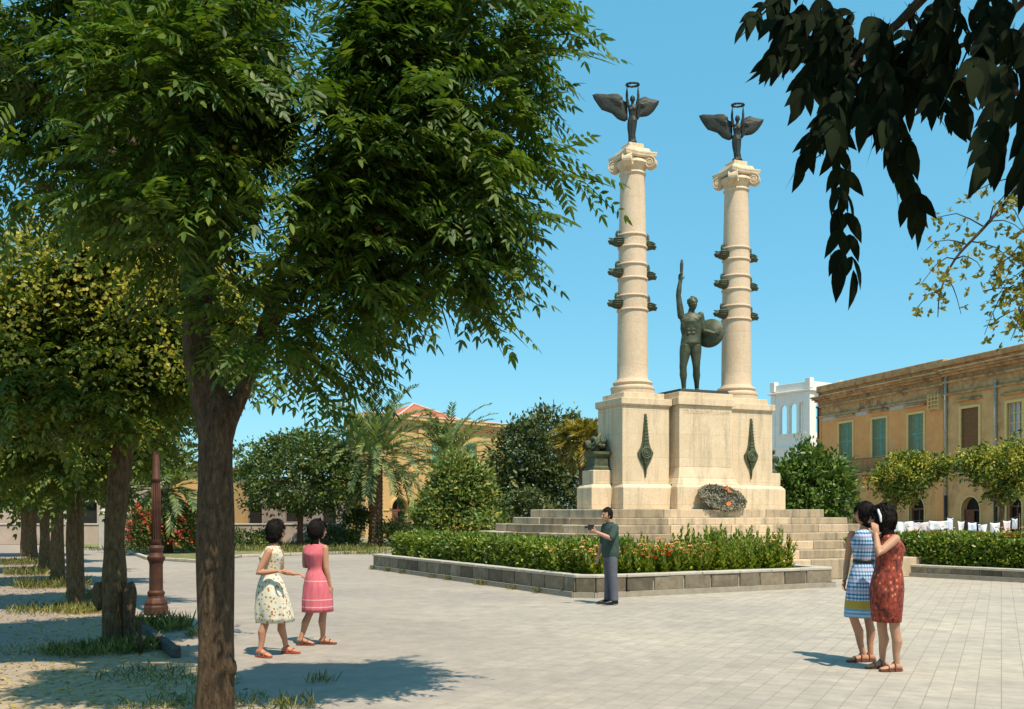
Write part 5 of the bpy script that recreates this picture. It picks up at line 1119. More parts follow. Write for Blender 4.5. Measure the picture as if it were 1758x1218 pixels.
b = V(.8,36,0); Y = 36
round_tree('shrub', 'small grey green shrub at the foot of the dark evergreen tree', b, [E(905,868,Y,28,28),E(930,885,Y,24,18),E(870,900,Y,30,14)], 3500, (.13,.06), m_leaf_holm, 17, .05, .6, cat='shrub')
b = V(10.9,36,0); Y = 36
round_tree('laurel_tree', 'dense bright green bushy tree between the monument and the brown house', b, [E(1390,840,Y,62,55),E(1385,790,Y,26,28),E(1350,820,Y,26,35),E(1425,830,Y,36,45),E(1440,865,Y,30,35),E(1408,790,Y,16,24),E(1360,870,Y,40,35),E(1375,775,Y,11,16)], 13000, (.17,.08), m_leaf_laurel, 9, .12, 1.2)
def flower_tree(label, b, ells, seed, n=7000, thk=.11, th=1.9):
    t = round_tree('golden_rain_tree', label, b, ells, n, (.18,.085), m_leaf_row, seed, thk, th, .35, group='yellow blossoming trees before the brown house')
    rng = np.random.default_rng(seed+1); top = [(e[0],e[1]-.3,e[2]+e[5]*.35,e[3]*.95,e[4]*.8,e[5]*.7) for e in ells]
    c_, d_, _ = in_ells(rng, top, 120, .6); k = np.repeat(np.arange(120), 26); p_ = c_[k]+rng.normal(size=(len(k),3))*[.15,.15,.13]
    hexmesh('blossoms', p_, rng.normal(size=(len(k),3))+[0,0,.5], rng.normal(size=(len(k),3)), .10, .07, m_blossom, t, b)
Y = 43.0; b = V((1532-CX)/F*Y, Y, 0)
flower_tree('yellow blossoming tree with dark crown whose trunk rises behind the close women', b, [E(1548,822,Y,50,28),E(1512,830,Y,24,15),E(1590,806,Y,38,22),E(1555,797,Y,32,16),E(1622,800,Y,20,12),E(1545,848,Y,24,18)], 31, 5200)
Y = 40.0; b = V((1718-CX)/F*Y, Y, 0)
flower_tree('yellow blossoming tree reaching past the drain pipe to the frame edge', b, [E(1715,810,Y,50,32),E(1765,795,Y,50,36),E(1678,800,Y,30,20),E(1735,840,Y,40,24),E(1656,788,Y,14,10),E(1705,782,Y,24,16),E(1745,770,Y,22,16)], 33, 5200)

def palm(label, base, zc, R_, nf, seed, mat=None, tr_=.33, up=1.0, name='palm_tree', grp='date palms in the garden'):
    t = thing(name, label, 'palm', base, group=grp); b = Vector(base); rng = np.random.default_rng(seed); mb = MB()
    rows = []; n = 16; k = int(zc/.09)+2
    for i in range(k):
        z = zc*i/(k-1); r_ = tr_*(1.12-.12*min(z/1.0,1))*(1+.035*((i % 2)*2-1))*(1.18 if z > zc-.4 else 1)
        rows.append([b+V(r_*math.cos(2*math.pi*(j+.5*(i % 2))/n)*(1+.05*rng.random()), r_*math.sin(2*math.pi*(j+.5*(i % 2))/n), z) for j in range(n)])
    mb.rings(rows); mb.build('trunk', m_palm_bark, t, b)
    Ps, Ds, Ns, Ls = [], [], [], []
    for q in range(nf):
        a = q*2.39996+rng.normal()*.15; el = math.radians(84-112*(q/nf)**.95*up+rng.normal()*6); L = R_*rng.uniform(.85,1.12)
        h_ = np.array([math.cos(a),math.sin(a),0]); p = np.array([b.x,b.y,zc])+h_*.12; m = 40
        prev = p.copy()
        for i in range(m):
            s_ = i/m; e2 = el-(1.1+.35*rng.random()*.3)*s_**1.6; d = h_*math.cos(e2)+np.array([0,0,math.sin(e2)]); p = p+d*L/m
            if s_ > .12:
                sd = np.cross(d,[0,0,1.0]); sd /= np.linalg.norm(sd)+1e-6; nv = np.cross(sd,d); ll = .50*(1-.6*abs(s_-.45)*1.5)
                for g in (1,-1):
                    Ps.append(p); Ds.append(d*.75+g*sd*.62+nv*.22+rng.normal(size=3)*.10); Ns.append(nv+rng.normal(size=3)*.3); Ls.append((ll, .062))
            Ps.append(prev); Ds.append(p-prev); Ns.append(np.array([0,0,1.0])); Ls.append((L/m*1.15, .05*(1-.7*s_))); prev = p.copy()
    Ls = np.array(Ls); hexmesh('crown', np.array(Ps), np.array(Ds), np.array(Ns), Ls[:,0], Ls[:,1], mat or m_palm_leaf, t, b); return t
b = Gd(645,939); palm('tall date palm with thick brown trunk and wide arching fronds before the ochre building', b, 4.35, 3.9, 84, 3)
palm('date palm whose upright fronds rise above the broad yellowish shrub', V((768-CX)/F*50,50,0), 4.2, 3.4, 42, 5, up=.75)
palm('palm with pale yellow drooping fronds squeezed beside the monument', V((1001-CX)/F*38,38,0), 4.35, 1.15, 40, 6, m_palm_yellow, .16, 1.25)
palm('low bushy palm behind the lamp post and red flowers', V((285-CX)/F*40,40,0), 2.6, 2.3, 46, 8, tr_=.24)
# red flowering plants round the lamp
for i, (px, py, lab) in enumerate(((238,925,'oleander with red flowers between the second tree and the lamp post'),(262,905,'oleander with red flowers straight behind the lamp post'),(312,925,'oleander with red flowers between lamp post and nearest tree trunk'),(335,930,'low oleander with red flowers touching the nearest tree trunk'))):
    Y = 38+i*.6; b = V((px-CX)/F*Y, Y, 0); ells = [E(px,905,Y,24,28),E(px+8,885,Y,16,18),E(px-8,920,Y,18,18)]
    t = round_tree('oleander', lab, b, ells, 1500, (.18,.05), m_leaf_citrus, 60+i, .05, .5, .3, 'shrub', 'red flowering oleanders by the lamp post')
    rng = np.random.default_rng(80+i); c_, d_, _ = in_ells(rng, [(e[0],e[1]-.3,e[2],e[3],e[4],e[5]) for e in ells], 14, .6); k = np.repeat(np.arange(14),16)
    hexmesh('blossoms', c_[k]+rng.normal(size=(len(k),3))*.08, rng.normal(size=(len(k),3)), rng.normal(size=(len(k),3)), .10, .08, m_red, t, b)
# low shrubs along the back edge of the lawn
for i, (px, py, w_, lab) in enumerate(((440,930,45,'low dark shrub on the lawn left of the slim trunked tree'),(575,925,50,'dark shrub between the slim trunked tree and the palm trunk'),(690,915,45,'low shrub at the foot of the ochre building behind the white sheet'),(860,905,40,'low shrub left of the monument steps'),(615,890,30,'leafy shrub touching the palm trunk'))):
    Y = 47.5 if i < 3 else (39 if i == 3 else 48); Y = 45.2 if i == 0 else Y; b = V((px-CX)/F*Y, Y, 0)
    round_tree('shrub', lab, b, [E(px,py,Y,w_,16),E(px-w_*.4,py-8,Y,w_*.5,16),E(px+w_*.4,py-4,Y,w_*.5,14)], 2200, (.15,.06), m_leaf_citrus, 90+i, .05, .4, .4, 'shrub', 'low shrubs round the lawn')

# ------------------------------------------------------------------ buildings
def facade_frame(o, d):
    """local x along the facade, local y into the building"""
    return o, math.atan2(d.y, d.x)
def arch_pts(x0, x1, z0, zs, n=10):
    r_ = (x1-x0)/2; c = (x0+x1)/2; return [(x0,z0)]+[(c-r_*math.cos(math.pi*k/n), zs+r_*math.sin(math.pi*k/n)) for k in range(n+1)]+[(x1,z0)]
def wall_with_openings(mb, x0, x1, z0, z1, ops, y=0.0, t=.35):
    """solid wall of grid cells minus rectangular openings (with reveals); arches are closed by spandrels"""
    xs = sorted({x0,x1}|{q for o in ops for q in o[:2]}); zs = sorted({z0,z1}|{q for o in ops for q in o[2:4]})
    for i in range(len(xs)-1):
        for j in range(len(zs)-1):
            cx, cz = (xs[i]+xs[i+1])/2, (zs[j]+zs[j+1])/2
            if any(o[0] < cx < o[1] and o[2] < cz < o[3] for o in ops): continue
            mb.add([(xs[i],y,zs[j]),(xs[i+1],y,zs[j]),(xs[i+1],y,zs[j+1]),(xs[i],y,zs[j+1])], [(0,1,2,3)])
    for o in ops:
        a,b,c,d = o[:4]
        if len(o) > 4 and o[4] == 'arch':
            r_ = (b-a)/2; zsn = d-r_; m = (a+b)/2; ar = [(m-r_*math.cos(math.pi*k/12), zsn+r_*math.sin(math.pi*k/12)) for k in range(13)]
            for k in range(6): mb.add([(a,y,d),(ar[k+1][0],y,ar[k+1][1]),(ar[k][0],y,ar[k][1])], [(0,1,2)]); mb.add([(b,y,d),(ar[12-k][0],y,ar[12-k][1]),(ar[11-k][0],y,ar[11-k][1])], [(0,1,2)])
            mb.add([(a,y,d),(m,y,d),(ar[6][0],y,ar[6][1])],[(0,1,2)])
            ol = [(a,c)]+ar+[(b,c)]
        else: ol = [(a,c),(a,d),(b,d),(b,c)]
        for k in range(len(ol)):
            (p,q),(p2,q2) = ol[k], ol[(k+1) % len(ol)]; mb.add([(p,y,q),(p2,y,q2),(p2,y+t,q2),(p,y+t,q)], [(0,1,2,3)])
# --- right: brown house
RH = V(25.06,54,0); rdv = V(.255,-.967,0)      # local x towards the camera, local y away from the street
rh = thing('brown_house', 'long weathered brown two storey house with green shutters and cornice', 'house', RH, math.atan2(rdv.y, rdv.x))
def lx(px):  # local x on the facade for a photo column
    k = (px-CX)/F; return (RH.x-k*RH.y)/(k*rdv.y-rdv.x)
def lz(px, py): Y = RH.y+rdv.y*lx(px); return H+(HY-py)*Y/F
XL, XR, XS = lx(1405), 16.0, lx(1622)
upper = [(lx(1441),lx(1464),5.15,7.55),(lx(1498),lx(1522),5.15,7.50),(lx(1560),lx(1586),5.15,7.45),(lx(1652),lx(1682),5.2,7.35),(lx(1731),lx(1757),5.25,7.3)]
door_z = 2.45
lower = [(lx(1464),lx(1480),0,door_z,'arch'),(lx(1510),lx(1530),0,door_z,'arch'),(lx(1561),lx(1587),0,door_z+.1,'arch'),(lx(1652),lx(1684),0,door_z+.05,'arch'),(lx(1730),lx(1756),0,2.5,'arch')]
mb = MB(); wall_with_openings(mb, XL, XS, 4.0, 8.2, [u_ for u_ in upper if u_[1] < XS]); mb.add([(XL,0,4),(XL,9,4),(XL,9,10.2),(XL,0,10.2)],[(0,1,2,3)]); mb.add([(XL,0,0),(XL,9,0),(XL,9,4),(XL,0,4)],[(0,1,2,3)]); mb.build('wall', m_brown, rh)
mb = MB(); wall_with_openings(mb, XL, XS, 0, 4.0, [u_ for u_ in lower if u_[1] < XS]); mb.build('lower_wall', m_brown_stone, rh)
mb = MB(); wall_with_openings(mb, XS+.003, XR, 0, 8.2, [u_ for u_ in upper+lower if u_[0] > XS], -.05, .4); mb.add([(XR,-.05,0),(XR,9,0),(XR,9,10.2),(XR,-.05,10.2)],[(0,1,2,3)]); mb.build('side_wall', M('grey_brown_plaster',(.56,.29,.11),(.70,.40,.165),1.6,.95,.5,16,.03,c3=(.34,.19,.09)), rh)
mb = MB(); mb.box(XL-.05, XS, .02, 9, 8.2, 9.9); mb.box(XS, XR, -.03, 9, 8.2, 9.9); rf = mb.build('upper_wall', m_cornice, rh)
for sec in (0,1):
    mb = MB()
    for z0, z1, d in ((8.15,8.28,.12),(8.85,8.98,.14),(9.25,9.40,.20),(9.40,9.52,.34),(9.52,9.62,.42)):
        if sec == 0: mb.box(XL-d, XS, -d, .05, z0, z1)
        else: mb.box(XS+.004, XR, -d-.06, 0, z0+.05, z1+.05)
    mb.build('cornice', m_cornice, rh, bevel=.02)
mb = MB(); mb.box(XL-.1, XS-.01, -.12, 9, 9.90, 10.35); mb.box(XS, XR, -.16, 9, 9.90, 10.22); mb.build('parapet', m_cornice, rh, bevel=.03)
mb = MB(); mb.box(XL+.4, XS-2.2, -.012, .02, 7.9, 8.15); mb.build('plaster_patch', m_grey_plaster, rh)
for q0, q1 in ((XL-.01, XL+.42), (XS-.75, XS-.02)):
    mb = MB(); mb.box(q0, q1, -.07, .02, 0, 8.15); mb.build('pilaster', m_brown, rh, bevel=.015)
for k, (a, b, c, d) in enumerate(upper):
    y0 = 0 if b < XS else -.05; mb = MB()
    mb.box(a-.16, a, y0-.06, y0+.1, c-.05, d+.16); mb.box(b, b+.16, y0-.06, y0+.1, c-.05, d+.16); mb.box(a, b, y0-.06, y0+.1, d, d+.16); wn = mb.build('window', m_trim, rh, bevel=.01)
    mb = MB(); mb.box(a-.28, b+.28, y0-.22, y0+.05, d+.42, d+.52); mb.box(a-.20, b+.20, y0-.14, y0+.05, d+.52, d+.60); mb.build('hood', m_cornice, wn, bevel=.02)
    if k < 3:
        m_ = (a+b)/2
        for s0, s1 in ((a+.02,m_-.02),(m_+.02,b-.02)):
            mb = MB(); yy = y0+.10; mb.box(s0,s0+.07,yy,yy+.05,c,d); mb.box(s1-.07,s1,yy,yy+.05,c,d); mb.box(s0+.07,s1-.07,yy,yy+.05,d-.08,d); mb.box(s0+.07,s1-.07,yy,yy+.05,c,c+.08); mb.box(s0+.07,s1-.07,yy,yy+.05,(c+d)/2-.04,(c+d)/2+.04)
            z = c+.1
            while z < d-.12:
                mb.add([(s0+.07,yy+.045,z),(s1-.07,yy+.045,z),(s1-.07,yy+.005,z+.055),(s0+.07,yy+.005,z+.055),(s0+.07,yy+.05,z+.012),(s1-.07,yy+.05,z+.012)],[(0,1,2,3),(0,4,5,1),(3,2,5,4)]); z += .075
            mb.build('shutter', m_shutter, wn)
    elif k == 3:
        mb = MB(); n_ = 26
        for q in range(n_): z = c+q*(d-c)/n_; mb.box(a, b, y0+.06+.02*(q % 2), y0+.12+.02*(q % 2), z, z+(d-c)/n_-.003)
        mb.build('shutter', M('brown_blind',(.17,.075,.03),(.24,.11,.045),5,.8,.2), wn)
    else:
        mb = MB(); mb.box(a, b, y0+.16, y0+.18, c, d); mb.build('glass', m_glass, wn)
        mb = MB()
        for x in np.linspace(a,b,4): mb.box(x-.035,x+.035,y0+.10,y0+.155,c,d)
        for z in np.linspace(c,d,5): mb.box(a,b,y0+.11,y0+.15,z-.025,z+.025)
        mb.build('frame', m_trim, wn)
for k, o in enumerate(lower):
    a, b, c, d = o[:4]; y0 = 0 if b < XS else -.05; mb = MB(); mb.box(a-.02, b+.02, y0+.34, y0+.40, c, d+.02); dr_ = mb.build('doorway', m_dark, rh)
    r_ = (b-a)/2; m_ = (a+b)/2; mb = MB(); ar = [(a-.08,0)]+[(m_-(r_+.08)*math.cos(math.pi*q/12), d-r_+(r_+.08)*math.sin(math.pi*q/12)) for q in range(13)]+[(b+.08,0)]
    for q in range(len(ar)-1):
        (p,z),(p2,z2) = ar[q],ar[q+1]; s0 = lambda x_, z_: (m_+(x_-m_)*(r_/(r_+.08)), d-r_+(z_-d+r_)*(r_/(r_+.08)) if z_ > d-r_ else z_)
        i1, i2 = s0(p,z), s0(p2,z2); mb.add([(p,y0-.04,z),(p2,y0-.04,z2),(i2[0],y0-.04,i2[1]),(i1[0],y0-.04,i1[1]),(p,y0+.05,z),(p2,y0+.05,z2),(i2[0],y0+.05,i2[1]),(i1[0],y0+.05,i1[1])],[(0,1,2,3),(4,7,6,5),(0,4,5,1),(2,6,7,3)])
    mb.build('arch_surround', m_trim, rh)
    mb = MB(); mb.box(a, b, y0+.18, y0+.22, d-r_-.05, d-r_+.03); mb.box(a, a+.09, y0+.18, y0+.24, 0, d-r_-.05); mb.box(m_-.03,m_+.03,y0+.18,y0+.24,0,d-r_-.05)
    if k in (3,): mb.box(a+.09, m_-.03, y0+.2, y0+.23, 0, d-r_-.05)
    mb.build('door_leaf', m_door, dr_)
mb = MB(); mb.box(lx(1436), lx(1592), -.75, -.07, 4.02, 4.14)
for x in np.linspace(lx(1440),lx(1588),6): mb.frus((x-.08,x+.08,-.68,-.07),(x-.08,x+.08,-.7,-.07),3.78,4.018)
bl = mb.build('balcony', m_cornice, rh, bevel=.015)
mb = MB(); x0, x1 = lx(1437), lx(1591); mb.box(x0,x1,-.73,-.70,5.02,5.06); mb.box(x0,x1,-.73,-.70,4.18,4.21)
x = x0
while x < x1: mb.box(x,x+.018,-.724,-.706,4.14,5.02); x += .13
for xx in (x0,x1): mb.box(xx-.015,xx+.015,-.70,-.07,5.02,5.06)
mb.build('railing', m_railing, bl)
for px, zt in ((1627,9.2),(1712.5,8.5)):
    x = lx(px); mb = MB(); mb.tube([(x,-.14,zt),(x,-.14,2.6)], .075, 10); mb.tube([(x,-.14,zt),(x,-.05,zt+.15)], .07, 8)
    for z in (4.3,6.2,7.9): mb.tube([(x,-.14,z-.04),(x,-.14,z+.04)], .10, 10)
    pp_ = mb.build('drain_pipe', m_pipe, rh, smooth=True); mb = MB(); mb.tube([(x,-.14,2.6),(x,-.14,.02)], .085, 10); mb.build('lower_pipe', m_pipe_low, pp_, smooth=True)
mb = MB(); x = lx(1610)
for q in range(4):
    mb.box(x-.5,x+.5,-.34,-.30,7.55+q*.22,7.60+q*.22)
    for k in range(4): mb.lathe([(.0,7.60+q*.22),(.05,7.62+q*.22),(.05,7.70+q*.22),(.02,7.73+q*.22)], (x-.42+k*.28,-.32), 8)
mb.box(x-.45,x-.40,-.30,-.06,7.45,8.35); mb.box(x+.40,x+.45,-.30,-.06,7.45,8.35); mb.build('insulator_rack', m_trim, rh)
mb = MB(); mb.tube([(lx(1405)+.15,-.12,8.9),(lx(1405)+.15,-.12,0)], .06, 8); mb.build('drain_pipe', m_pipe_low, rh, smooth=True)

# --- white tower
TC = P(1390,880,82); TC.z = 0; tdv = V(-.54,.84,0)
tw_ = thing('white_tower', 'white tower with open arched loggia and parapet behind the brown house', 'tower', TC, math.atan2(-tdv.y, -tdv.x))
# local x runs along the left face towards the corner (0), local y to the back along the right face
def tlz(py): return H+(HY-py)*82/F
WL = 4.15; zt, zc, za, zb = tlz(651), tlz(671), tlz(690), tlz(742)
ops = [(-3.25,-2.45,zb,za,'arch'),(-2.20,-1.40,zb,za+.05,'arch'),(-1.15,-.40,zb,za+.1,'arch')]
mb = MB(); wall_with_openings(mb, -WL, -.0, 0, zc, ops, 0, .35); mb.add([(-WL,WL,0),(0,WL,0),(0,WL,zb-.1),(-WL,WL,zb-.1)],[(0,1,2,3)]); mb.add([(-WL,0,0),(-WL,WL,0),(-WL,WL,zb-.1),(-WL,0,zb-.1)],[(0,1,2,3)]); mb.box(-WL,-WL+.3,WL-.3,WL,zb-.1,zc)
mb.build('front_wall', m_white, tw_)
mb = MB(); wall_with_openings(mb, 0, WL, 0, zc, [(.75,1.5,zb,za,'arch'),(1.75,2.5,zb,za,'arch'),(2.75,3.45,zb,za,'arch')], 0, .35); o = mb.build('side_wall', m_white, tw_); o.rotation_euler = (0,0,math.pi/2)
mb = MB(); mb.box(-WL-.25,.25,-.25,WL,zc,zc+.14); mb.box(-WL,0,0,WL,zc+.14,zc+.25); mb.build('cornice', m_white, tw_, bevel=.02); mb = MB(); mb.box(-WL,0,.36,WL-.4,zb-.6,zb-.4); mb.build('loggia_floor', m_white, tw_)
mb = MB(); mb.box(-WL,0,0,.16,zc+.25,zt-.15); mb.box(-.16,0,.17,WL,zc+.25,zt-.15)
for x, y in ((-WL+.2,.1),(-.1,.1),(-.1,WL-.2)): mb.box(x-.26,x+.26,y-.26,y+.26,zc+.252,zt+.12)
mb.build('parapet', m_white, tw_, bevel=.015)
mb = MB(); mb.box(-.62,.08,-.08,.5,0,zc-.02)
for x in (-3.9,): mb.box(x-.3,x+.2,-.07,.2,0,zc-.02)
mb.build('corner_pier', m_white, tw_, bevel=.02)
mb = MB()
for x in (-2.32,-1.27):
    mb.lathe([(.09,zb),(.07,zb+.15),(.065,za-.7),(.10,za-.55)], (x,.18), 12)
mb.box(-3.35,-.3,-.12,.3,zb-.12,zb-.003); mb.box(-WL-.05,.09,-.09,.3,zb-1.3,zb-1.15); mb.build('colonnette', m_white, tw_)

# --- left: ochre villa
ov = V(-10.6,62,0); odv = V(.71,.704,0); och = thing('ochre_villa', 'ochre yellow villa with red tiled roof and arched brown door behind the palms', 'house', ov, math.atan2(odv.y, odv.x))
def ox(px): k = (px-CX)/F; return (k*ov.y-ov.x)/(odv.x-k*odv.y)
X0, X1 = ox(627), ox(868); d0, d1 = ox(672.5), ox(699)
mb = MB(); win = [(ox(740),ox(758),4.9,6.5),(ox(800),ox(818),4.9,6.5)]
wall_with_openings(mb, X0, X1, 0, 7.6, [(d0,d1,0,2.55,'arch')]+win, 0, .3); mb.add([(X0,0,0),(X0,2,0),(X0,2,7.6),(X0,0,7.6)],[(0,1,2,3)]); mb.add([(X1,0,0),(X1,9,0),(X1,9,7.6),(X1,0,7.6)],[(0,1,2,3)]); mb.build('wall', m_ochre, och)
mb = MB()
for z0, z1, d in ((7.35,7.5,.12),(7.5,7.75,.28),(7.75,7.9,.42),(4.25,4.45,.16),(1.75,1.85,.06)):
    if z0 > 2: mb.box(X0-d, X1+d, -d, .3, z0, z1)
    else: mb.box(X0-d, d0-.2, -d, .05, z0, z1); mb.box(d1+.2, X1+d, -d, .05, z0, z1)
mb.box(d0-1.5,d0-.75,-.12,.02,0,7.35); mb.box(d1+.9,d1+1.6,-.12,.02,0,7.35); mb.build('cornice', m_ochre_trim, och, bevel=.02)
mb = MB(); mb.box(d0-.02,d1+.02,.32,.36,0,2.6); dk = mb.build('doorway', m_dark, och)
mb = MB(); mb.box(d0,d0+(d1-d0)*.48,.16,.22,0,1.85); mb.box(d0,d1,.15,.23,1.72,1.86); mb.box((d0+d1)/2-.03,(d0+d1)/2+.03,.17,.21,1.86,2.5); mb.build('door_leaf', m_door, dk)
mb = MB(); m_ = (d0+d1)/2; r_ = (d1-d0)/2+.1
mb.tube([(m_-r_*math.cos(math.pi*q/14), -.02, 2.55-(d1-d0)/2+r_*math.sin(math.pi*q/14)) for q in range(15)], .11, 6); mb.build('arch_surround', m_ochre_trim, och)
for a, b, c, d in win:
    mb = MB(); mb.box(a-.15,a,-.05,.05,c-.1,d+.2); mb.box(b,b+.15,-.05,.05,c-.1,d+.2); mb.box(a,b,-.05,.05,d,d+.2); wn = mb.build('window', m_ochre_trim, och); mb = MB(); mb.box(a,b,.2,.25,c,d); mb.build('shutter', m_shutter, wn)
mb = MB(); e = .30; hp = (X0+X1)/2+.6
mb.add([(X0-e,-e,7.9),(X1+e,-e,7.9),(X1+e,9.5,7.9),(X0-e,2.2,7.9),(X0-e,-e,7.97),(X1+e,-e,7.97),(X1+e,9.5,7.97),(X0-e,2.2,7.97),(X0+4.2,2.6,8.2),(X1-4.2,4.4,8.2)],
  [(0,1,2,3),(0,1,5,4),(1,2,6,5),(2,3,7,6),(3,0,4,7),(4,5,9,8),(5,6,9),(6,7,8,9),(7,4,8)])
xr = ox(765); mb.add([(xr-3.2,1.4,8.03),(xr+3.6,1.4,8.03),(xr+3.6,6,8.1),(xr-3.2,6,8.1),(xr+.1,3.6,9.35)],[(0,1,4),(1,2,4),(2,3,4),(3,0,4)])
rf = mb.build('roof', m_roof, och)
mb = MB(); mb.tube([(xr-3.2,1.4,8.06),(xr+.1,3.6,9.38),(xr+3.6,1.4,8.06)], .09, 8); mb.tube([(X1+e,-e,8.02),(X0-e,-e,8.02)], .07, 8); mb.build('ridge_cap', M('mortared_ridge',(.55,.35,.28),(.66,.46,.38),6,.9,.3), rf)

# --- low buildings and walls on the far left
def plain_house(label, c, w_, h_, dpt, rz, mat, nwin, roofm, name='low_house'):
    t = thing(name, label, 'house', c, rz); mb = MB(); ops = []
    for k in range(nwin): x = -w_/2+(k+.5)*w_/nwin; ops.append((x-.5,x+.5,.95 if k % 2 else 0,2.25))
    wall_with_openings(mb, -w_/2, w_/2, 0, h_, ops, 0, .3); mb.add([(-w_/2,0,0),(-w_/2,dpt,0),(-w_/2,dpt,h_),(-w_/2,0,h_)],[(0,1,2,3)]); mb.add([(w_/2,0,0),(w_/2,dpt,0),(w_/2,dpt,h_),(w_/2,0,h_)],[(0,1,2,3)]); mb.build('wall', mat, t)
    mb = MB(); mb.box(-w_/2-.2,w_/2+.2,-.25,dpt,h_,h_+.18); mb.build('roof', roofm, t, bevel=.02)
    for o in ops:
        mb = MB(); mb.box(o[0],o[1],.25,.31,o[2],o[3]); mb.build('door' if o[2] == 0 else 'window', m_dark, t)
plain_house('low yellow house glimpsed behind the palm at the lamp post', P(225,880,66)*1 - V(0,0,1.65), 12, 4.6, 8, .05, m_ochre, 5, m_roof)
plain_house('low beige house at the far end of the tree lined path', P(60,880,60) - V(0,0,1.65), 15, 4.2, 7, .25, m_pinkwall, 5, m_roof)
plain_house('long grey brown house behind the low wall and slim trunked tree', P(470,880,75) - V(0,0,1.65), 17, 4.0, 7, -.05, M('grey_brown_wall',(.20,.165,.14),(.30,.25,.21),2,.95,.4), 6, m_cornice)
wl = thing('garden_wall', 'low pink plastered garden wall crossing behind the lawn and trees', 'wall', (-20,50.5,0)); mb = MB(); mb.box(-16,11.5,0,.3,0,1.0); mb.build('wall_body', m_pinkwall, wl, bevel=.02)
mb = MB(); mb.box(-16.05,11.55,-.04,.34,1.003,1.08); mb.build('coping', m_coping, wl, bevel=.015)
for k, (px, Y, h_) in enumerate(((178,44,2.6),(120,49.5,1.9))):
    mb = MB(); c = V((px-CX)/F*Y,Y,0); mb.box(c.x-.16,c.x+.16,c.y-.16,c.y+.16,0,h_*.6); mb.frus((c.x-.2,c.x+.2,c.y-.2,c.y+.2),(c.x-.05,c.x+.05,c.y-.05,c.y+.05),h_*.6+.002,h_*.6+.25)
    tag(mb.build('gate_pillar', m_grey_plaster, bevel=.02), 'pale grey gate pillar between the trees by the low wall' if k == 0 else 'short pale gate pillar against the low beige wall', 'pillar')

# ------------------------------------------------------------------ laundry
def cloth(name, label, c, w_, h_, seed, mat, cat='laundry', group='washing hung on the line', taper=0.0, rz=0.0):
    mb = MB(); n, m_ = 14, 7; v = []
    for j in range(m_):
        for i in range(n):
            u_, t_ = i/(n-1)-.5, j/(m_-1); x = u_*w_*(1-taper*t_); y = .05*math.sin(u_*w_*16+seed)*(.3+t_)+.03*noise.noise(Vector((u_*6,t_*4,seed))); z = -t_*h_*(1+.15*noise.noise(Vector((u_*4,seed,0))))-.03*math.sin((u_+.5)*math.pi)
            v.append((x,y,z))
    f_ = [(j*n+i,j*n+i+1,(j+1)*n+i+1,(j+1)*n+i) for j in range(m_-1) for i in range(n-1)]
    mb.add(v, f_); o = mb.build(name, mat, smooth=True); o.location = c; o.rotation_euler = (0,0,rz); o.modifiers.new('t','SOLIDIFY').thickness = .012
    return tag(o, label, cat, group)
YL = 38.0; mt = [m_cloth, M('pale_pink_cotton',(.66,.56,.56),(.74,.64,.64),3,.9,.2), M('pale_blue_cotton',(.56,.60,.68),(.64,.68,.76),3,.9,.2)]
items = [(1548,895,1.0,.42,0,'wide white sheet hanging at the line end beside the red dressed woman'),(1580,894,.85,.40,1,'pale pink sheet, second on the washing line from the red dressed woman'),(1610,893,.85,.42,0,'white sheet hanging before the drain pipe'),(1632,888,.25,.75,2,'narrow pale blue towel, longest drop, right of the drain pipe'),(1650,893,.30,.55,0,'small white shirt below the brown blind'),(1668,897,.35,.45,2,'pale blue cloth in front of the arched brown doorway'),
         (1688,898,.4,.42,0,'white cloth right of the arched brown doorway'),(1708,896,.4,.40,0,'white cloth hanging before the second drain pipe'),(1728,893,.36,.42,1,'pale pink cloth just right of the second drain pipe'),(1743,888,.2,.5,0,'narrow white cloth, last on the washing line')]
for i, (px, py, w_, h_, k, lab) in enumerate(items): cloth('hung_cloth', lab, P(px,py,YL)+V(0,.05*math.sin(i*2.3),-.05*abs(math.sin(i*1.9))), w_*(.92+.12*math.sin(i*3.1)), h_*(1+.28*math.sin(i*2.7)), i*1.7, mt[k], taper=(.35*abs(math.sin(i*1.3)) if w_ < .5 else .04*math.sin(i*2)), rz=.12*math.sin(i*4.1))
wp_ = thing('washing_line', 'washing line strung on two thin posts behind the hedge', 'washing line', P(1640,880,YL)-V(0,0,1.65))
mb = MB(); pts = [P(1530,893,YL)]+[P(px,py,YL) for px, py, *_ in items]+[P(1750,886,YL)]; mb.tube(pts, .008, 5); o_ = P(1640,880,YL)-V(0,0,1.65); mb.build('line', m_pipe_low, wp_, o_)
for px, py in ((1530,893),(1750,886)):
    p = P(px,py,YL); mb = MB(); mb.tube([(p.x,p.y,0),(p.x,p.y,p.z+.1)], .03, 8); mb.build('post', m_bark, wp_, o_)
cloth('hung_cloth', 'big white sheet spread before the arched brown door of the villa', P(689,902,52), 1.15, .75, 3, m_cloth, 'laundry', 'white sheets by the villa', .1, .2)
cloth('hung_cloth', 'narrow whitish sheet slung between the bushes left of the monument', P(846,879,50), .5, .9, 5, m_cloth, 'laundry', 'white sheets by the villa', .3, -.5)

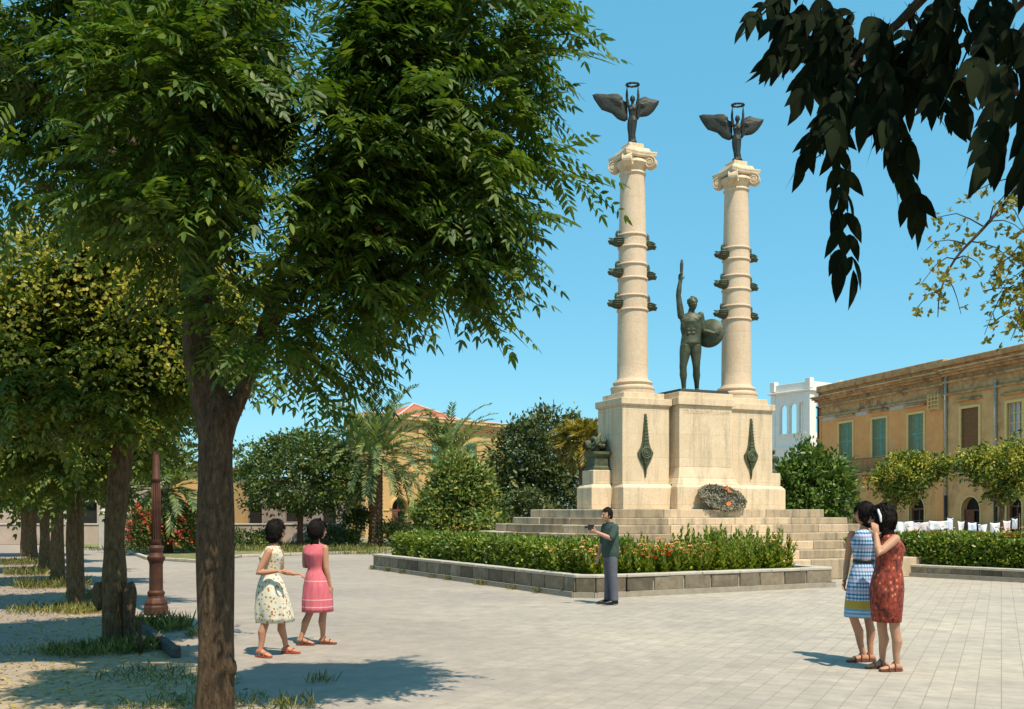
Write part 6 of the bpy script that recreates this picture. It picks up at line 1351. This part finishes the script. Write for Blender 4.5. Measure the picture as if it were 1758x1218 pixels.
# ------------------------------------------------------------------ grass and litter
def blades(name, spots, mat, seed):
    rng = np.random.default_rng(seed); Ps, Ds, Ls, Ws = [], [], [], []
    for x, y, r_, n, h_ in spots:
        a = rng.random(n)*6.283; q = rng.random(n)**.6*r_; Ps.append(np.stack([x+q*np.cos(a), y+q*np.sin(a), np.full(n,.0)],1)); Ds.append(rng.normal(size=(n,3))*[.5,.5,.1]+[0,0,1]); l_ = h_*(.4+rng.random(n)); Ls.append(l_); Ws.append(np.clip(l_*.09,.006,.03))
    Ps = np.concatenate(Ps); Ds = np.concatenate(Ds); Ls = np.concatenate(Ls); Ws = np.concatenate(Ws)
    o = hexmesh(name, Ps, Ds, rng.normal(size=(len(Ps),3))*[1,1,.1], Ls, Ws, mat, curl=.35); o['kind'] = 'stuff'; o['label'] = 'tufts of wild grass round the tree feet, verge and wall foot'; return o
sp = [(-4.95,11.75,.6,620,.12),(-4.6,11.9,.4,260,.16),(-5.5,11.9,.6,160,.08),(-3.7,10.0,.5,170,.09),(-3.1,9.6,.5,130,.08),(-2.55,8.6,.45,130,.08),(-2.1,8.3,.5,60,.07),(-1.85,9.6,.14,40,.10),(-1.85,8.35,.22,70,.13),(-2.9,8.4,.5,200,.08),(-7.6,16.6,.8,500,.14),(-7.0,16.4,.5,300,.15),(-10.2,22,.8,700,.2),(-12.7,26.6,.9,700,.2),(-15.5,31.7,1,700,.2),(-4.1,13.2,.25,160,.12),(-5.0,14.0,.5,500,.2),(-8.0,19.0,.5,300,.16)]
for k in range(9): q = BL.lerp(cor[0], (k+rnd.random())/9); sp.append((q.x-.1,q.y-.08,.10,40,.12))
for k in range(60): q = (rnd.uniform(0,1)); e_ = lawn_edge[0].lerp(lawn_edge[-1], q); sp.append((e_.x+rnd.uniform(-1,1), e_.y+rnd.uniform(-1.5,9), 1.1, 160, .22))
blades('grass', sp, m_grass, 4)
rng = np.random.default_rng(6); n = 5200; t_ = rng.random(n)**1.4*22; base = np.array([-2.4,7.6]); dv = np.array([-.47,.882]); pr = np.array([.882,.47])
wv = rng.normal(size=n)*1.15-.7; xy = base+t_[:,None]*dv+wv[:,None]*pr; Ps = np.concatenate([xy, np.full((n,1),.012)],1)
keep = (Ps[:,0]+2.9)*.882+(Ps[:,1]-9.7)*.47 < .25; Ps = Ps[keep]; n = len(Ps)
o = hexmesh('fallen_leaves', Ps, rng.normal(size=(n,3))*[1,1,.15], np.array([0,0,1.0])+rng.normal(size=(n,3))*.3, rng.uniform(.03,.08,n), rng.uniform(.015,.035,n), m_litter); o['kind'] = 'stuff'; o['label'] = 'yellow fallen leaves and petals scattered under the trees'
